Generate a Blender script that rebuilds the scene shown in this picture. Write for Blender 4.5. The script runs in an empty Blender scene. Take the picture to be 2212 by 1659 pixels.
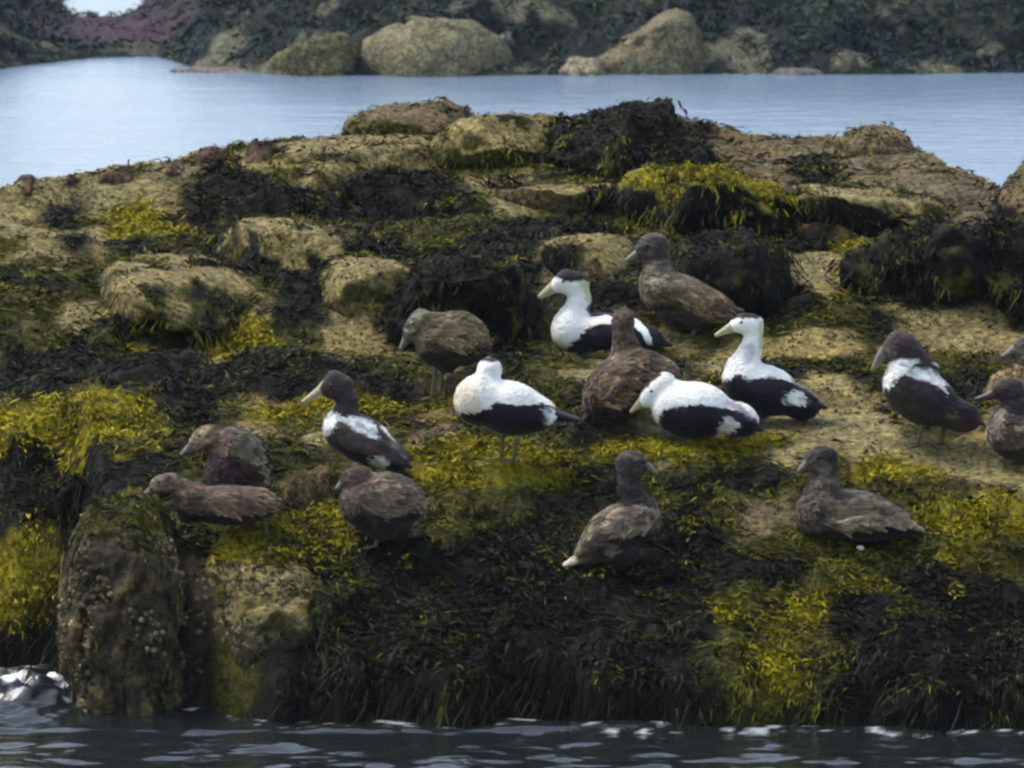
import bpy, math, random
import numpy as np
from mathutils import Vector, Matrix
from mathutils.bvhtree import BVHTree

random.seed(7)
RNG = np.random.default_rng(11)
scene = bpy.context.scene
COL = scene.collection

# ---------------------------------------------------------------- camera
CAM_H = 4.4                       # eye height above the water, metres
PITCH = math.atan((829.5 + 949.0) / 16590.0)
FOC = 16500.0                     # focal length in survey pixels (frame 2212 x 1659)
cam_data = bpy.data.cameras.new('camera')
cam_data.sensor_width = 36.0
cam_data.lens = 36.0 * FOC / 2212.0
cam_data.clip_start = 0.5
cam_data.clip_end = 6000.0
cam_data.dof.use_dof = True
cam_data.dof.focus_distance = 31.0
cam_data.dof.aperture_fstop = 13.0
cam = bpy.data.objects.new('camera', cam_data)
COL.objects.link(cam)
cam.location = (0, 0, CAM_H)
cam.rotation_euler = (math.pi / 2 - PITCH, 0, 0)
scene.camera = cam

# ---------------------------------------------------------------- sky, sun, exposure
SUN_EL, SUN_AZ = math.radians(58), math.radians(-62)      # azimuth from +Y (behind the islet), towards -X
world = bpy.data.worlds.new('World')
scene.world = world
world.use_nodes = True
wn = world.node_tree
wn.nodes.clear()
sky = wn.nodes.new('ShaderNodeTexSky')
sky.sky_type = 'NISHITA'
sky.sun_disc = False
sky.sun_elevation = SUN_EL
sky.sun_rotation = SUN_AZ
sky.air_density = 1.0
sky.dust_density = 1.5
sky.ozone_density = 1.0
bg = wn.nodes.new('ShaderNodeBackground')
bg.inputs['Strength'].default_value = 0.14
wo = wn.nodes.new('ShaderNodeOutputWorld')
hsv = wn.nodes.new('ShaderNodeHueSaturation')          # thin overcast: the sky's own blue, paler
hsv.inputs['Saturation'].default_value = 0.66
wn.links.new(sky.outputs[0], hsv.inputs['Color'])
wn.links.new(hsv.outputs[0], bg.inputs['Color'])
wn.links.new(bg.outputs[0], wo.inputs['Surface'])

sun_data = bpy.data.lights.new('sun', 'SUN')
sun_data.energy = 1.5
sun_data.angle = math.radians(24)
sun_data.color = (1.0, 0.93, 0.80)
sun = bpy.data.objects.new('sun', sun_data)
COL.objects.link(sun)
sd = Vector((math.sin(SUN_AZ) * math.cos(SUN_EL), math.cos(SUN_AZ) * math.cos(SUN_EL), math.sin(SUN_EL)))
sun.rotation_euler = sd.to_track_quat('Z', 'Y').to_euler()

vs = scene.view_settings
vs.view_transform = 'Standard'
vs.look = 'None'
vs.gamma = 1.0
vs.exposure = 1.02
vs.use_curve_mapping = False
scene.render.engine = 'CYCLES'
scene.cycles.max_bounces = 4
scene.cycles.diffuse_bounces = 2
scene.cycles.glossy_bounces = 2
scene.cycles.volume_bounces = 0
scene.cycles.use_denoising = True
scene.cycles.use_adaptive_sampling = True
scene.cycles.adaptive_threshold = 0.025
scene.cycles.pixel_filter_type = 'BLACKMAN_HARRIS'
scene.cycles.filter_width = 2.6

# ---------------------------------------------------------------- survey helpers
CP, SP = math.cos(PITCH), math.sin(PITCH)
def ray(u, v):
    a = (np.asarray(u, float) - 1106.0) / FOC
    b = (829.5 - np.asarray(v, float)) / FOC
    return np.stack([a, CP + b * SP, -SP + b * CP], -1)
def at(u, v, D):
    """point on the sight line (u, v) at ground distance D"""
    r = ray(u, v)
    t = D / r[..., 1]
    p = r * np.asarray(t)[..., None]
    p[..., 2] += CAM_H
    return p
def px_per_m(D, z=0.8):
    return FOC / (D * CP + (CAM_H - z) * SP)
def lin(r, g, b):
    f = lambda c: ((c / 255.0 + 0.055) / 1.055) ** 2.4 if c > 10 else c / 255.0 / 12.92
    return (f(r), f(g), f(b))

# ---------------------------------------------------------------- noise
def _h(i, j, k, s):
    n = (i * 374761393 + j * 668265263 + k * 1274126177 + s * 974711) & 0xFFFFFFFF
    n = ((n ^ (n >> 13)) * 1274126177) & 0xFFFFFFFF
    n = (n ^ (n >> 16)) & 0xFFFF
    return n / 32767.5 - 1.0
def vnoise(P, s=0):
    P = np.asarray(P, float)
    f = np.floor(P).astype(np.int64)
    w = P - f
    w = w * w * w * (w * (w * 6 - 15) + 10)
    i, j, k = f[..., 0], f[..., 1], f[..., 2]
    r = 0
    for a in (0, 1):
        wa = w[..., 0] if a else 1 - w[..., 0]
        for b in (0, 1):
            wb = w[..., 1] if b else 1 - w[..., 1]
            for c in (0, 1):
                wc = w[..., 2] if c else 1 - w[..., 2]
                r = r + wa * wb * wc * _h(i + a, j + b, k + c, s)
    return r
def fbm(P, scale, octv=3, s=0, gain=0.5):
    P = np.asarray(P, float) / scale
    r, amp, tot = 0, 1.0, 0
    for o in range(octv):
        r = r + amp * vnoise(P * (2.03 ** o) + 17.3 * o, s + o)
        tot += amp
        amp *= gain
    return r / tot
def P3(x, y, z=0.0):
    x, y = np.broadcast_arrays(np.asarray(x, float), np.asarray(y, float))
    return np.stack([x, y, np.broadcast_to(z, x.shape)], -1)
def sstep(a, b, x):
    t = np.clip((np.asarray(x, float) - a) / (b - a), 0, 1)
    return t * t * (3 - 2 * t)
def in_poly(px, py, poly):
    poly = np.asarray(poly, float)
    inside = np.zeros(np.shape(px), bool)
    n = len(poly)
    for a in range(n):
        x0, y0 = poly[a]
        x1, y1 = poly[(a + 1) % n]
        if y0 == y1:
            continue
        c = (y0 > py) != (y1 > py)
        inside ^= c & (px < (x1 - x0) * (py - y0) / (y1 - y0) + x0)
    return inside

# ---------------------------------------------------------------- mesh helpers
def mesh_obj(name, V, F, mat=None, parent=None, cols=None, smooth=True, tris=False):
    V = np.ascontiguousarray(V, dtype=np.float32)
    F = np.ascontiguousarray(F, dtype=np.int32)
    me = bpy.data.meshes.new(name)
    me.vertices.add(len(V))
    me.vertices.foreach_set('co', V.ravel())
    k = F.shape[1]
    me.loops.add(F.size)
    me.loops.foreach_set('vertex_index', F.ravel())
    me.polygons.add(len(F))
    me.polygons.foreach_set('loop_start', np.arange(0, F.size, k, dtype=np.int32))
    me.polygons.foreach_set('use_smooth', np.full(len(F), smooth))
    me.update(calc_edges=True)
    if cols is not None:
        c = np.ones((len(V), 4), np.float32)
        c[:, :3] = cols
        a = me.attributes.new('Col', 'FLOAT_COLOR', 'POINT')
        a.data.foreach_set('color', c.ravel())
    o = bpy.data.objects.new(name, me)
    COL.objects.link(o)
    if mat:
        me.materials.append(mat)
    if parent:
        o.parent = parent
    return o
def tag(o, label=None, cat=None, group=None, kind=None):
    if label: o['label'] = label
    if cat: o['category'] = cat
    if group: o['group'] = group
    if kind: o['kind'] = kind
    return o
def grid_faces(nx, ny):
    i = np.arange(ny - 1)[:, None] * nx + np.arange(nx - 1)[None, :]
    return np.stack([i, i + 1, i + nx + 1, i + nx], -1).reshape(-1, 4)

# ---------------------------------------------------------------- materials
def new_mat(name):
    m = bpy.data.materials.new(name)
    m.use_nodes = True
    nt = m.node_tree
    nt.nodes.clear()
    out = nt.nodes.new('ShaderNodeOutputMaterial')
    b = nt.nodes.new('ShaderNodeBsdfPrincipled')
    nt.links.new(b.outputs[0], out.inputs[0])
    return m, nt, b
def node(nt, typ, ins=None, **kw):
    n = nt.nodes.new(typ)
    for k, v in kw.items():
        setattr(n, k, v)
    for k, v in (ins or {}).items():
        if hasattr(v, 'is_output') or isinstance(v, bpy.types.NodeSocket):
            nt.links.new(v, n.inputs[k])
        else:
            n.inputs[k].default_value = v
    return n
def ramp(nt, fac, stops):
    r = nt.nodes.new('ShaderNodeValToRGB')
    nt.links.new(fac, r.inputs[0])
    el = r.color_ramp.elements
    while len(el) < len(stops):
        el.new(0.5)
    for e, (p, c) in zip(el, stops):
        e.position = p
        e.color = (c, c, c, 1) if isinstance(c, (int, float)) else (*c, 1)
    return r.outputs[0]
def mix(nt, fac, a, b, mode='MIX'):
    m = nt.nodes.new('ShaderNodeMix')
    m.data_type = 'RGBA'
    m.blend_type = mode
    for idx, val in ((0, fac), (6, a), (7, b)):
        if isinstance(val, bpy.types.NodeSocket):
            nt.links.new(val, m.inputs[idx])
        elif idx == 0:
            m.inputs[0].default_value = val
        else:
            m.inputs[idx].default_value = (*val, 1)
    return m.outputs[2]
def attr(nt, name='Col'):
    return node(nt, 'ShaderNodeAttribute', attribute_name=name).outputs['Color']

def rock_material():
    m, nt, b = new_mat('barnacled_rock')
    geo = node(nt, 'ShaderNodeNewGeometry').outputs['Position']
    c = attr(nt)
    n1 = node(nt, 'ShaderNodeTexNoise', {'Vector': geo, 'Scale': 7.0, 'Detail': 6.0, 'Roughness': 0.65}).outputs[0]
    c = mix(nt, 1.0, c, ramp(nt, n1, [(0.3, 0.45), (0.55, 1.0), (0.75, 1.35)]), 'MULTIPLY')
    n2 = node(nt, 'ShaderNodeTexNoise', {'Vector': geo, 'Scale': 34.0, 'Detail': 4.0, 'Roughness': 0.6}).outputs[0]
    c = mix(nt, 1.0, c, ramp(nt, n2, [(0.36, 0.32), (0.52, 1.0), (0.66, 1.55)]), 'MULTIPLY')
    n4 = node(nt, 'ShaderNodeTexNoise', {'Vector': geo, 'Scale': 22.0, 'Detail': 2.0, 'Distortion': 1.2}).outputs[0]
    c = mix(nt, 1.0, c, ramp(nt, n4, [(0.42, 0.80), (0.485, 1.0), (0.50, 1.55), (0.515, 1.0), (0.60, 0.72)]), 'MULTIPLY')
    vo = node(nt, 'ShaderNodeTexVoronoi', {'Vector': geo, 'Scale': 55.0}).outputs['Distance']
    sp = ramp(nt, vo, [(0.18, 1.0), (0.34, 0.0)])
    n3 = node(nt, 'ShaderNodeTexNoise', {'Vector': geo, 'Scale': 9.0, 'Detail': 2.0}).outputs[0]
    gate = ramp(nt, n3, [(0.50, 0.0), (0.64, 0.55)])
    spf = node(nt, 'ShaderNodeMath', {0: sp, 1: gate}, operation='MULTIPLY').outputs[0]
    lum = node(nt, 'ShaderNodeRGBToBW', {0: attr(nt)}).outputs[0]
    spf = node(nt, 'ShaderNodeMath', {0: spf, 1: ramp(nt, lum, [(0.03, 0.0), (0.10, 1.0)])}, operation='MULTIPLY').outputs[0]
    c = mix(nt, spf, c, (0.30, 0.27, 0.20))
    nt.links.new(c, b.inputs['Base Color'])
    b.inputs['Roughness'].default_value = 0.75
    b.inputs['Specular IOR Level'].default_value = 0.10
    hsum = node(nt, 'ShaderNodeMath', {0: n2, 1: sp}, operation='ADD').outputs[0]
    bp = node(nt, 'ShaderNodeBump', {'Strength': 0.7, 'Distance': 0.012, 'Height': hsum}).outputs[0]
    nt.links.new(bp, b.inputs['Normal'])
    return m
def weed_material():
    m, nt, b = new_mat('wet_rockweed')
    geo = node(nt, 'ShaderNodeNewGeometry').outputs['Position']
    c = attr(nt)
    n1 = node(nt, 'ShaderNodeTexNoise', {'Vector': geo, 'Scale': 45.0, 'Detail': 3.0}).outputs[0]
    c = mix(nt, 1.0, c, ramp(nt, n1, [(0.3, 0.6), (0.7, 1.35)]), 'MULTIPLY')
    nt.links.new(c, b.inputs['Base Color'])
    b.inputs['Roughness'].default_value = 0.55
    b.inputs['Specular IOR Level'].default_value = 0.08
    return m
def plumage_material(name, mottle, rough=0.7):
    m, nt, b = new_mat(name)
    tc = node(nt, 'ShaderNodeTexCoord').outputs['Object']
    mp = node(nt, 'ShaderNodeMapping', {'Vector': tc, 'Scale': (0.7, 1.0, 1.5), 'Rotation': (0, 0.35, 0)}).outputs[0]
    c = attr(nt)
    n1 = node(nt, 'ShaderNodeTexNoise', {'Vector': mp, 'Scale': 26.0, 'Detail': 3.0, 'Roughness': 0.6, 'Distortion': 0.6}).outputs[0]
    lo, hi = 1.0 - mottle, 1.0 + mottle * 0.9
    c = mix(nt, 1.0, c, ramp(nt, n1, [(0.32, lo), (0.5, 1.0), (0.68, hi)]), 'MULTIPLY')
    vo = node(nt, 'ShaderNodeTexVoronoi', {'Vector': mp, 'Scale': 58.0}).outputs['Distance']
    c = mix(nt, 1.0, c, ramp(nt, vo, [(0.1, 1.0 - mottle * 0.55), (0.55, 1.0 + mottle * 0.35)]), 'MULTIPLY')
    n0 = node(nt, 'ShaderNodeTexNoise', {'Vector': mp, 'Scale': 9.0, 'Detail': 2.0}).outputs[0]
    c = mix(nt, 1.0, c, ramp(nt, n0, [(0.35, 1.0 - mottle * 0.6), (0.65, 1.0 + mottle * 0.6)]), 'MULTIPLY')
    nt.links.new(c, b.inputs['Base Color'])
    b.inputs['Roughness'].default_value = rough
    b.inputs['Specular IOR Level'].default_value = 0.25
    b.inputs['Sheen Weight'].default_value = 0.08
    n2 = node(nt, 'ShaderNodeTexNoise', {'Vector': mp, 'Scale': 95.0, 'Detail': 2.0}).outputs[0]
    hs = node(nt, 'ShaderNodeMath', {0: n2, 1: vo}, operation='ADD').outputs[0]
    bp = node(nt, 'ShaderNodeBump', {'Strength': 0.12 + 0.5 * mottle, 'Distance': 0.005, 'Height': hs}).outputs[0]
    nt.links.new(bp, b.inputs['Normal'])
    return m
def plain_material(name, col, rough=0.5, spec=0.4):
    m, nt, b = new_mat(name)
    tc = node(nt, 'ShaderNodeTexCoord').outputs['Object']
    n1 = node(nt, 'ShaderNodeTexNoise', {'Vector': tc, 'Scale': 70.0, 'Detail': 3.0}).outputs[0]
    c = mix(nt, 1.0, col, ramp(nt, n1, [(0.3, 0.75), (0.7, 1.2)]), 'MULTIPLY')
    nt.links.new(c, b.inputs['Base Color'])
    b.inputs['Roughness'].default_value = rough
    b.inputs['Specular IOR Level'].default_value = spec
    return m
def water_material():
    m, nt, b = new_mat('sea_water')
    geo = node(nt, 'ShaderNodeNewGeometry').outputs['Position']
    foam = attr(nt)
    mp = node(nt, 'ShaderNodeMapping', {'Vector': geo, 'Scale': (0.4, 1.0, 1.0)}).outputs[0]
    n1 = node(nt, 'ShaderNodeTexNoise', {'Vector': mp, 'Scale': 4.5, 'Detail': 3.0, 'Roughness': 0.55}).outputs[0]
    n2 = node(nt, 'ShaderNodeTexNoise', {'Vector': mp, 'Scale': 14.0, 'Detail': 3.0, 'Roughness': 0.6}).outputs[0]
    yb = node(nt, 'ShaderNodeSeparateXYZ', {0: geo}).outputs['Y']
    st0 = node(nt, 'ShaderNodeMapRange', {0: yb, 1: 31.0, 2: 35.0, 3: 0.25, 4: 1.0}).outputs[0]
    st2 = node(nt, 'ShaderNodeMapRange', {0: yb, 1: 52.0, 2: 65.0, 3: 1.0, 4: 0.22}).outputs[0]      # sheltered under the far bank
    st1 = node(nt, 'ShaderNodeMath', {0: st0, 1: st2}, operation='MULTIPLY').outputs[0]
    b1 = node(nt, 'ShaderNodeBump', {'Strength': st1, 'Distance': 0.06, 'Height': n1}).outputs[0]
    b2 = node(nt, 'ShaderNodeBump', {'Strength': 0.35, 'Distance': 0.004, 'Height': n2, 'Normal': b1}).outputs[0]
    nt.links.new(b2, b.inputs['Normal'])
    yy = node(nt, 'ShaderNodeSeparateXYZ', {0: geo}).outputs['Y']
    open_ = node(nt, 'ShaderNodeMapRange', {0: yy, 1: 31.0, 2: 35.0}).outputs[0]      # dark water in front; reflected sky brightness painted into the channel colour behind
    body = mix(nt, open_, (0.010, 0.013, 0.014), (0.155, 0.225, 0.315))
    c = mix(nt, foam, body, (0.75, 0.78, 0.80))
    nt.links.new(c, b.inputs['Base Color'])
    r0 = node(nt, 'ShaderNodeMapRange', {0: yy, 1: 31.0, 2: 35.0, 3: 0.09, 4: 0.20}).outputs[0]
    r = node(nt, 'ShaderNodeMapRange', {0: foam, 3: r0, 4: 0.7}).outputs[0]
    nt.links.new(r, b.inputs['Roughness'])
    b.inputs['IOR'].default_value = 1.33
    return m
M_ROCK = rock_material()
M_WEED = weed_material()
M_WATER = water_material()
# ================================================================ the islet: base rock
def prof_z(D, v):
    return at(np.full(len(D), 1106.0), np.array(v, float), np.array(D, float))[:, 2]
_pD = np.array([28.9, 29.6, 29.9, 30.3, 31.0, 32.0, 33.0, 35.0, 37.0, 38.0, 39.0])
_pz = prof_z(_pD, [1455, 1262, 1182, 1072, 935, 805, 690, 475, 310, 262, 250])
_cu = np.array([-300, 0, 230, 450, 730, 1100, 1500, 1700, 1880, 1960, 2060, 2150, 2212, 2500], float)
_cv = np.array([430, 402, 385, 350, 308, 262, 268, 292, 292, 312, 365, 405, 420, 470], float)
_cD = np.array([34.8, 35.3, 35.8, 36.4, 37.0, 37.8, 37.8, 37.4, 37.2, 36.8, 36.2, 35.6, 35.2, 34.5])
_cz = at(_cu, _cv, _cD)[:, 2]
_tu = np.array([-600, 0, 120, 190, 420, 600, 1200, 1700, 2212, 2800], float)
_tD = np.array([30.6, 30.3, 30.2, 29.55, 29.35, 29.05, 28.95, 28.92, 28.85, 28.7])
_fu = np.array([0, 150, 600, 1000, 1400, 1900, 2212], float)      # how steep the front face is
_fk = np.array([0.95, 0.95, 1.35, 1.50, 1.30, 0.92, 0.92])

def base_z(x, y):
    x, y = np.broadcast_arrays(np.asarray(x, float), np.asarray(y, float))
    u = 1106 + x * px_per_m(y)
    u29 = 1106 + x * px_per_m(29.3)
    Dc = np.interp(u, _cu, _cD)
    zc = np.interp(u, _cu, _cz)
    z0 = np.interp(y, _pD, _pz)
    z0c = np.interp(Dc, _pD, _pz)
    z = z0 + (zc - z0c) * sstep(32.5, 1.0, 0) if False else z0 + (zc - z0c) * np.clip((y - 32.5) / (Dc - 32.5), 0, 1) ** 1.5
    back = np.clip(y - Dc, 0, None)
    z = np.where(back > 0, zc - 0.22 * back - 0.16 * back ** 2, z)
    w = y - np.interp(u29, _tu, _tD) + 0.42 * fbm(P3(x + 0.6 * z, y * 0), 0.75, 3, 5) + 0.14 * fbm(P3(x + 0.5 * z, y * 0, z * 2.0), 0.32, 2, 6)
    face = np.where(w > 0, np.interp(u29, _fu, _fk) * np.clip(w, 1e-4, None) ** 0.72, 2.0 * w)
    k = 0.10
    h = np.clip(0.5 + 0.5 * (face - z) / k, 0, 1)
    z = face * (1 - h) + z * h - k * h * (1 - h)
    # folds and ledges of the rock
    g = sstep(0.05, 0.5, z)
    n = 0.085 * fbm(P3(x * 0.8, y), 0.9, 3, 21) + 0.05 * fbm(P3(x * 0.7, y), 0.33, 3, 31)
    st = fbm(P3(x * 0.25, y * 1.3), 0.8, 2, 41)
    n = n + 0.045 * np.tanh(st * 6)
    return z + n * (0.35 + 0.65 * g) * np.where(back > 0, 0.25, np.where(y > 33, 1.0, 0.55 + 0.45 * sstep(30.5, 33, y)))

XS = np.arange(-3.5, 3.5001, 0.018)
YS = np.concatenate([np.arange(28.3, 31.4, 0.014), np.arange(31.4, 38.5, 0.028), np.arange(38.5, 43, 0.09)])
NX, NY = len(XS), len(YS)
GX, GY = np.meshgrid(XS, YS)
H = base_z(GX, GY)

def sampler(G, xs=XS, ys=YS):
    def f(x, y):
        fx = np.clip((np.asarray(x) - xs[0]) / (xs[1] - xs[0]), 0, len(xs) - 1.001)
        fy = np.clip(np.interp(y, ys, np.arange(len(ys))), 0, len(ys) - 1.001)
        i, j = fx.astype(int), fy.astype(int)
        a, b = fx - i, fy - j
        return (G[j, i] * (1 - a) * (1 - b) + G[j, i + 1] * a * (1 - b) + G[j + 1, i] * (1 - a) * b + G[j + 1, i + 1] * a * b)
    return f
def cast(u, v, hs, d0=28.4, d1=42.0, n=2200):
    """where the sight line (u, v) meets the ground"""
    Ds = np.linspace(d0, d1, n)
    p = at(np.full(n, float(u)), np.full(n, float(v)), Ds)
    g = hs(p[:, 0], p[:, 1])
    hit = np.nonzero(p[:, 2] <= g)[0]
    return p[hit[0]] if len(hit) else p[-1]

# ================================================================ boulders
def ico(n):
    import bmesh
    bm = bmesh.new()
    bmesh.ops.create_icosphere(bm, subdivisions=n, radius=1.0)
    V = np.array([v.co[:] for v in bm.verts])
    F = np.array([[v.index for v in f.verts] for f in bm.faces])
    bm.free()
    return V, F
ICO = {n: ico(n) for n in (2, 4, 5, 6)}
def boulder_shape(c, r, p=2.4, rotz=0.0, tilt=0.0, seed=0, level=5, rough=1.0, cuts=7):
    V, F = ICO[level]
    s = np.abs(V) ** p
    V2 = V / (s.sum(1) ** (1 / p))[:, None]
    W = V2 * np.array(r)
    m = min(r)
    nrm = V2 / np.array(r)
    nrm /= np.linalg.norm(nrm, axis=1)[:, None]
    q = W + seed * 13.7
    prng = np.random.default_rng(seed + 500)             # broken, planed-off sides
    for _ in range(cuts):
        pn = prng.normal(0, 1, 3) * np.array([1.0, 1.0, 0.9])
        pn /= np.linalg.norm(pn)
        lim = prng.uniform(0.68, 0.90) * np.linalg.norm(pn * np.array(r))
        e = W @ pn - lim
        W = W - pn[None] * (np.clip(e, 0, None) * 0.88)[:, None]
    d = 0.16 * m * fbm(q, max(r) * 0.8, 3, seed) + 0.07 * m * fbm(q, m * 0.4, 2, seed + 9)
    crack = np.abs(fbm(q * np.array([1, 1, 0.35]), m * 0.9, 2, seed + 4))
    d = d - 0.10 * m * np.clip(1 - crack / 0.07, 0, 1)
    d = d + 0.006 * fbm(q, 0.035, 2, seed + 3) * rough
    W = W + nrm * d[:, None]
    ct, s_ = math.cos(tilt), math.sin(tilt)
    W = np.stack([W[:, 0] * ct - W[:, 2] * s_, W[:, 1], W[:, 0] * s_ + W[:, 2] * ct], 1)
    cz, sz = math.cos(rotz), math.sin(rotz)
    W = np.stack([W[:, 0] * cz - W[:, 1] * sz, W[:, 0] * sz + W[:, 1] * cz, W[:, 2]], 1)
    return W + np.array(c), F

# u0, u1 (sides), top, foot, half depth, squareness, tilt, fixed distance, label
BOULDERS = [
 (138, 428, 1085, 1600, 0.62, 3.0, 0.08, 29.74, 'steep dark barnacled block at the left front corner above the water'),
 (388, 800, 1150, 1600, 0.62, 2.6, -0.06, 29.76, 'tan barnacle speckled block beside the dark corner block at the waterline'),
 (118, 410, 650, 742, 0.34, 2.4, -0.04, None, 'low bare tan slab above yellow weed on the left slope'),
 (212, 600, 562, 700, 0.46, 3.0, -0.06, None, 'long pale slab with a squared right end on the left slope'),
 (462, 765, 480, 600, 0.42, 3.0, 0.0, None, 'flat topped bare slab with dark weed hanging below its rim'),
 (470, 1030, 303, 392, 0.60, 2.3, 0.05, None, 'long smooth yellowish whaleback rock under the left crest'),
 (727, 1105, 224, 316, 0.50, 2.4, 0.03, None, 'leftmost brown weedy boulder on the crest against the water'),
 (925, 1195, 247, 372, 0.45, 2.3, 0.06, None, 'smooth tan topped boulder in the middle of the crest'),
 (1165, 1515, 230, 390, 0.50, 2.6, -0.04, None, 'big boulder on the crest shaggy with blackish weed'),
 (1015, 1400, 388, 470, 0.42, 2.5, 0.0, None, 'pale dimpled slab below the shaggy crest boulder'),
 (1155, 1375, 508, 612, 0.30, 2.4, 0.0, None, 'pale rounded boulder behind the drake with raised white neck'),
 (1345, 1715, 366, 520, 0.42, 2.4, -0.08, None, 'dark weedy boulder topped with yellow weed right of centre'),
 (1690, 2040, 408, 520, 0.42, 3.0, -0.06, None, 'pale topped slab with dark pitted front on the right'),
 (1430, 1745, 512, 668, 0.34, 2.3, -0.15, None, 'black weeded boulder behind the upright brown hen'),
 (1845, 2130, 482, 662, 0.38, 2.2, 0.10, None, 'dark mounded weedy boulder right of the sandy hollow'),
 (2070, 2340, 476, 680, 0.40, 2.3, 0.0, None, 'dark weedy boulder cut by the right edge'),
 (2148, 2330, 345, 530, 0.40, 2.2, 0.0, None, 'tall brown boulder rising at the right edge of the frame'),
 (690, 918, 560, 672, 0.30, 2.3, 0.0, None, 'yellowish rounded lump of rock left of the black weed'),
 (835, 1170, 522, 752, 0.42, 2.3, -0.05, None, 'big dark mound hung with black weed behind the feeding hen'),
 (1800, 2005, 272, 335, 0.36, 2.2, -0.08, None, 'humped rock on the right end of the crest'),
 (2120, 2270, 790, 880, 0.14, 2.2, 0.0, None, 'small tan stone behind the cut off hen on the right'),
 (92, 240, 1032, 1170, 0.22, 2.2, -0.1, None, 'dark grey rounded stone left of the paired hens'),
 (606, 690, 1022, 1088, 0.10, 2.2, 0.1, None, 'small pale stone right of the paired hens'),
 (648, 728, 1004, 1066, 0.09, 2.3, -0.1, None, 'small speckled stone under the dark headed drake'),
 (948, 1066, 790, 870, 0.13, 2.3, 0.0, None, 'brown stone behind the drake with its head turned away'),
 (-50, 52, 1442, 1500, 0.16, 2.4, 0.0, 30.15, 'small grey stone in the water at the left edge'),
 (22, 90, 378, 418, 0.12, 2.3, 0.0, None, 'leftmost reddish brown stone on the left skyline'),
 (128, 176, 374, 408, 0.10, 2.3, 0.0, None, 'second reddish brown stone from the left on the skyline'),
 (190, 300, 364, 402, 0.14, 2.4, 0.05, None, 'third and flattest reddish brown stone on the left skyline'),
 (345, 402, 342, 380, 0.11, 2.2, 0.0, None, 'fourth reddish brown stone from the left on the skyline'),
 (412, 500, 312, 360, 0.14, 2.2, 0.06, None, 'brown stone with the taller hump on the left skyline'),
 (505, 605, 308, 352, 0.14, 2.2, 0.0, None, 'brown humped stone where the skyline meets the whaleback rock'),
]
_hs0 = sampler(H)
ROCKS = []
for bi, (u0, u1, vt, vb, ry, p, tilt, Dfix, lab) in enumerate(BOULDERS):
    if bi in (2, 3, 4, 5, 9, 10, 12, 17):               # low slabs let into the slope
        ry, p = ry * 1.7, p + 0.5
    if bi == 3:
        vt, ry, p, tilt = 570, 1.0, 4.0, -0.10
    uc = 0.5 * (u0 + u1)
    if Dfix is None:
        f = cast(uc, vb, _hs0)
        D = f[1] + ry * 0.80
    else:
        D = Dfix
    if vt < 420 and Dfix is None:                      # skyline stones stand on the crest itself
        D = min(D, float(np.interp(uc, _cu, _cD)) + 0.05)
    S = px_per_m(D)
    top = at(uc, vt, D)
    rx = 0.5 * (u1 - u0) / S
    zb = float(_hs0(top[0], D))
    if Dfix is not None and vb > 1500:
        zb = -0.05
    zc = min(zb - 0.04, top[2] - 0.12)
    if Dfix is None and top[2] - zb > 0.25:
        zc = zb - 0.16 if bi == 3 else zb - (0.06 if bi in (2, 3, 4, 5, 9, 10, 12, 17) else 0.0)
    V, F = boulder_shape((top[0], D, zc), (rx, ry, top[2] - zc), p, 0.15 * math.sin(bi * 2.3), tilt, bi + 3,
                         level=6 if bi in (0, 1, 5, 8, 18) else 5 if rx > 0.25 else 4, cuts=1 if bi < 2 else 7)
    if bi < 2:                                          # split, fluted and worn faces
        q = np.stack([V[:, 0], V[:, 1] * 0.6, V[:, 2] * 0.62], -1)
        fl = fbm(q, 0.11, 3, 300 + bi)
        cr = np.abs(fbm(q, 0.20, 2, 310 + bi))
        V[:, 1] += 0.030 * fl + 0.05 * np.clip(1 - cr / 0.06, 0, 1) + 0.018 * fbm(V, 0.05, 2, 305) + 0.035 * fbm(V, 0.16, 2, 306)
        V[:, 0] += 0.05 * fbm(np.stack([V[:, 1], V[:, 2] * 0.8, V[:, 0]], -1), 0.22, 3, 320 + bi)
        V[:, 2] += 0.05 * fbm(V * np.array([1, 1, 0.2]), 0.16, 3, 330 + bi)
    ROCKS.append((lab, V, F))
# lift the ground sheet where boulders stand: combined height for draping and placing
for k_ in (8, 11, 13, 14, 15, 18, 21):                  # weed bulk: lumpy, uneven clumps
    lab, V, F = ROCKS[k_]
    c_ = V.mean(0)
    d_ = (V - c_) / np.linalg.norm(V - c_, axis=1)[:, None]
    V = V + d_ * (0.085 * fbm(V, 0.22, 2, 610 + k_) + 0.03 * fbm(V, 0.08, 2, 620 + k_))[:, None]
    ROCKS[k_] = (lab, V, F)
for lab, V, F in ROCKS:
    bv = BVHTree.FromPolygons(V.tolist(), F.tolist())
    i0, i1 = np.searchsorted(XS, [V[:, 0].min(), V[:, 0].max()])
    j0, j1 = np.searchsorted(YS, [V[:, 1].min(), V[:, 1].max()])
    for j in range(max(j0, 0), min(j1, NY)):
        for i in range(max(i0, 0), min(i1, NX)):
            hit = bv.ray_cast((XS[i], YS[j], 6.0), (0, 0, -1))
            if hit[0] is not None and hit[0].z > H[j, i]:
                H[j, i] = hit[0].z
H0 = base_z(GX, GY)
hs = sampler(H)

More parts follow.
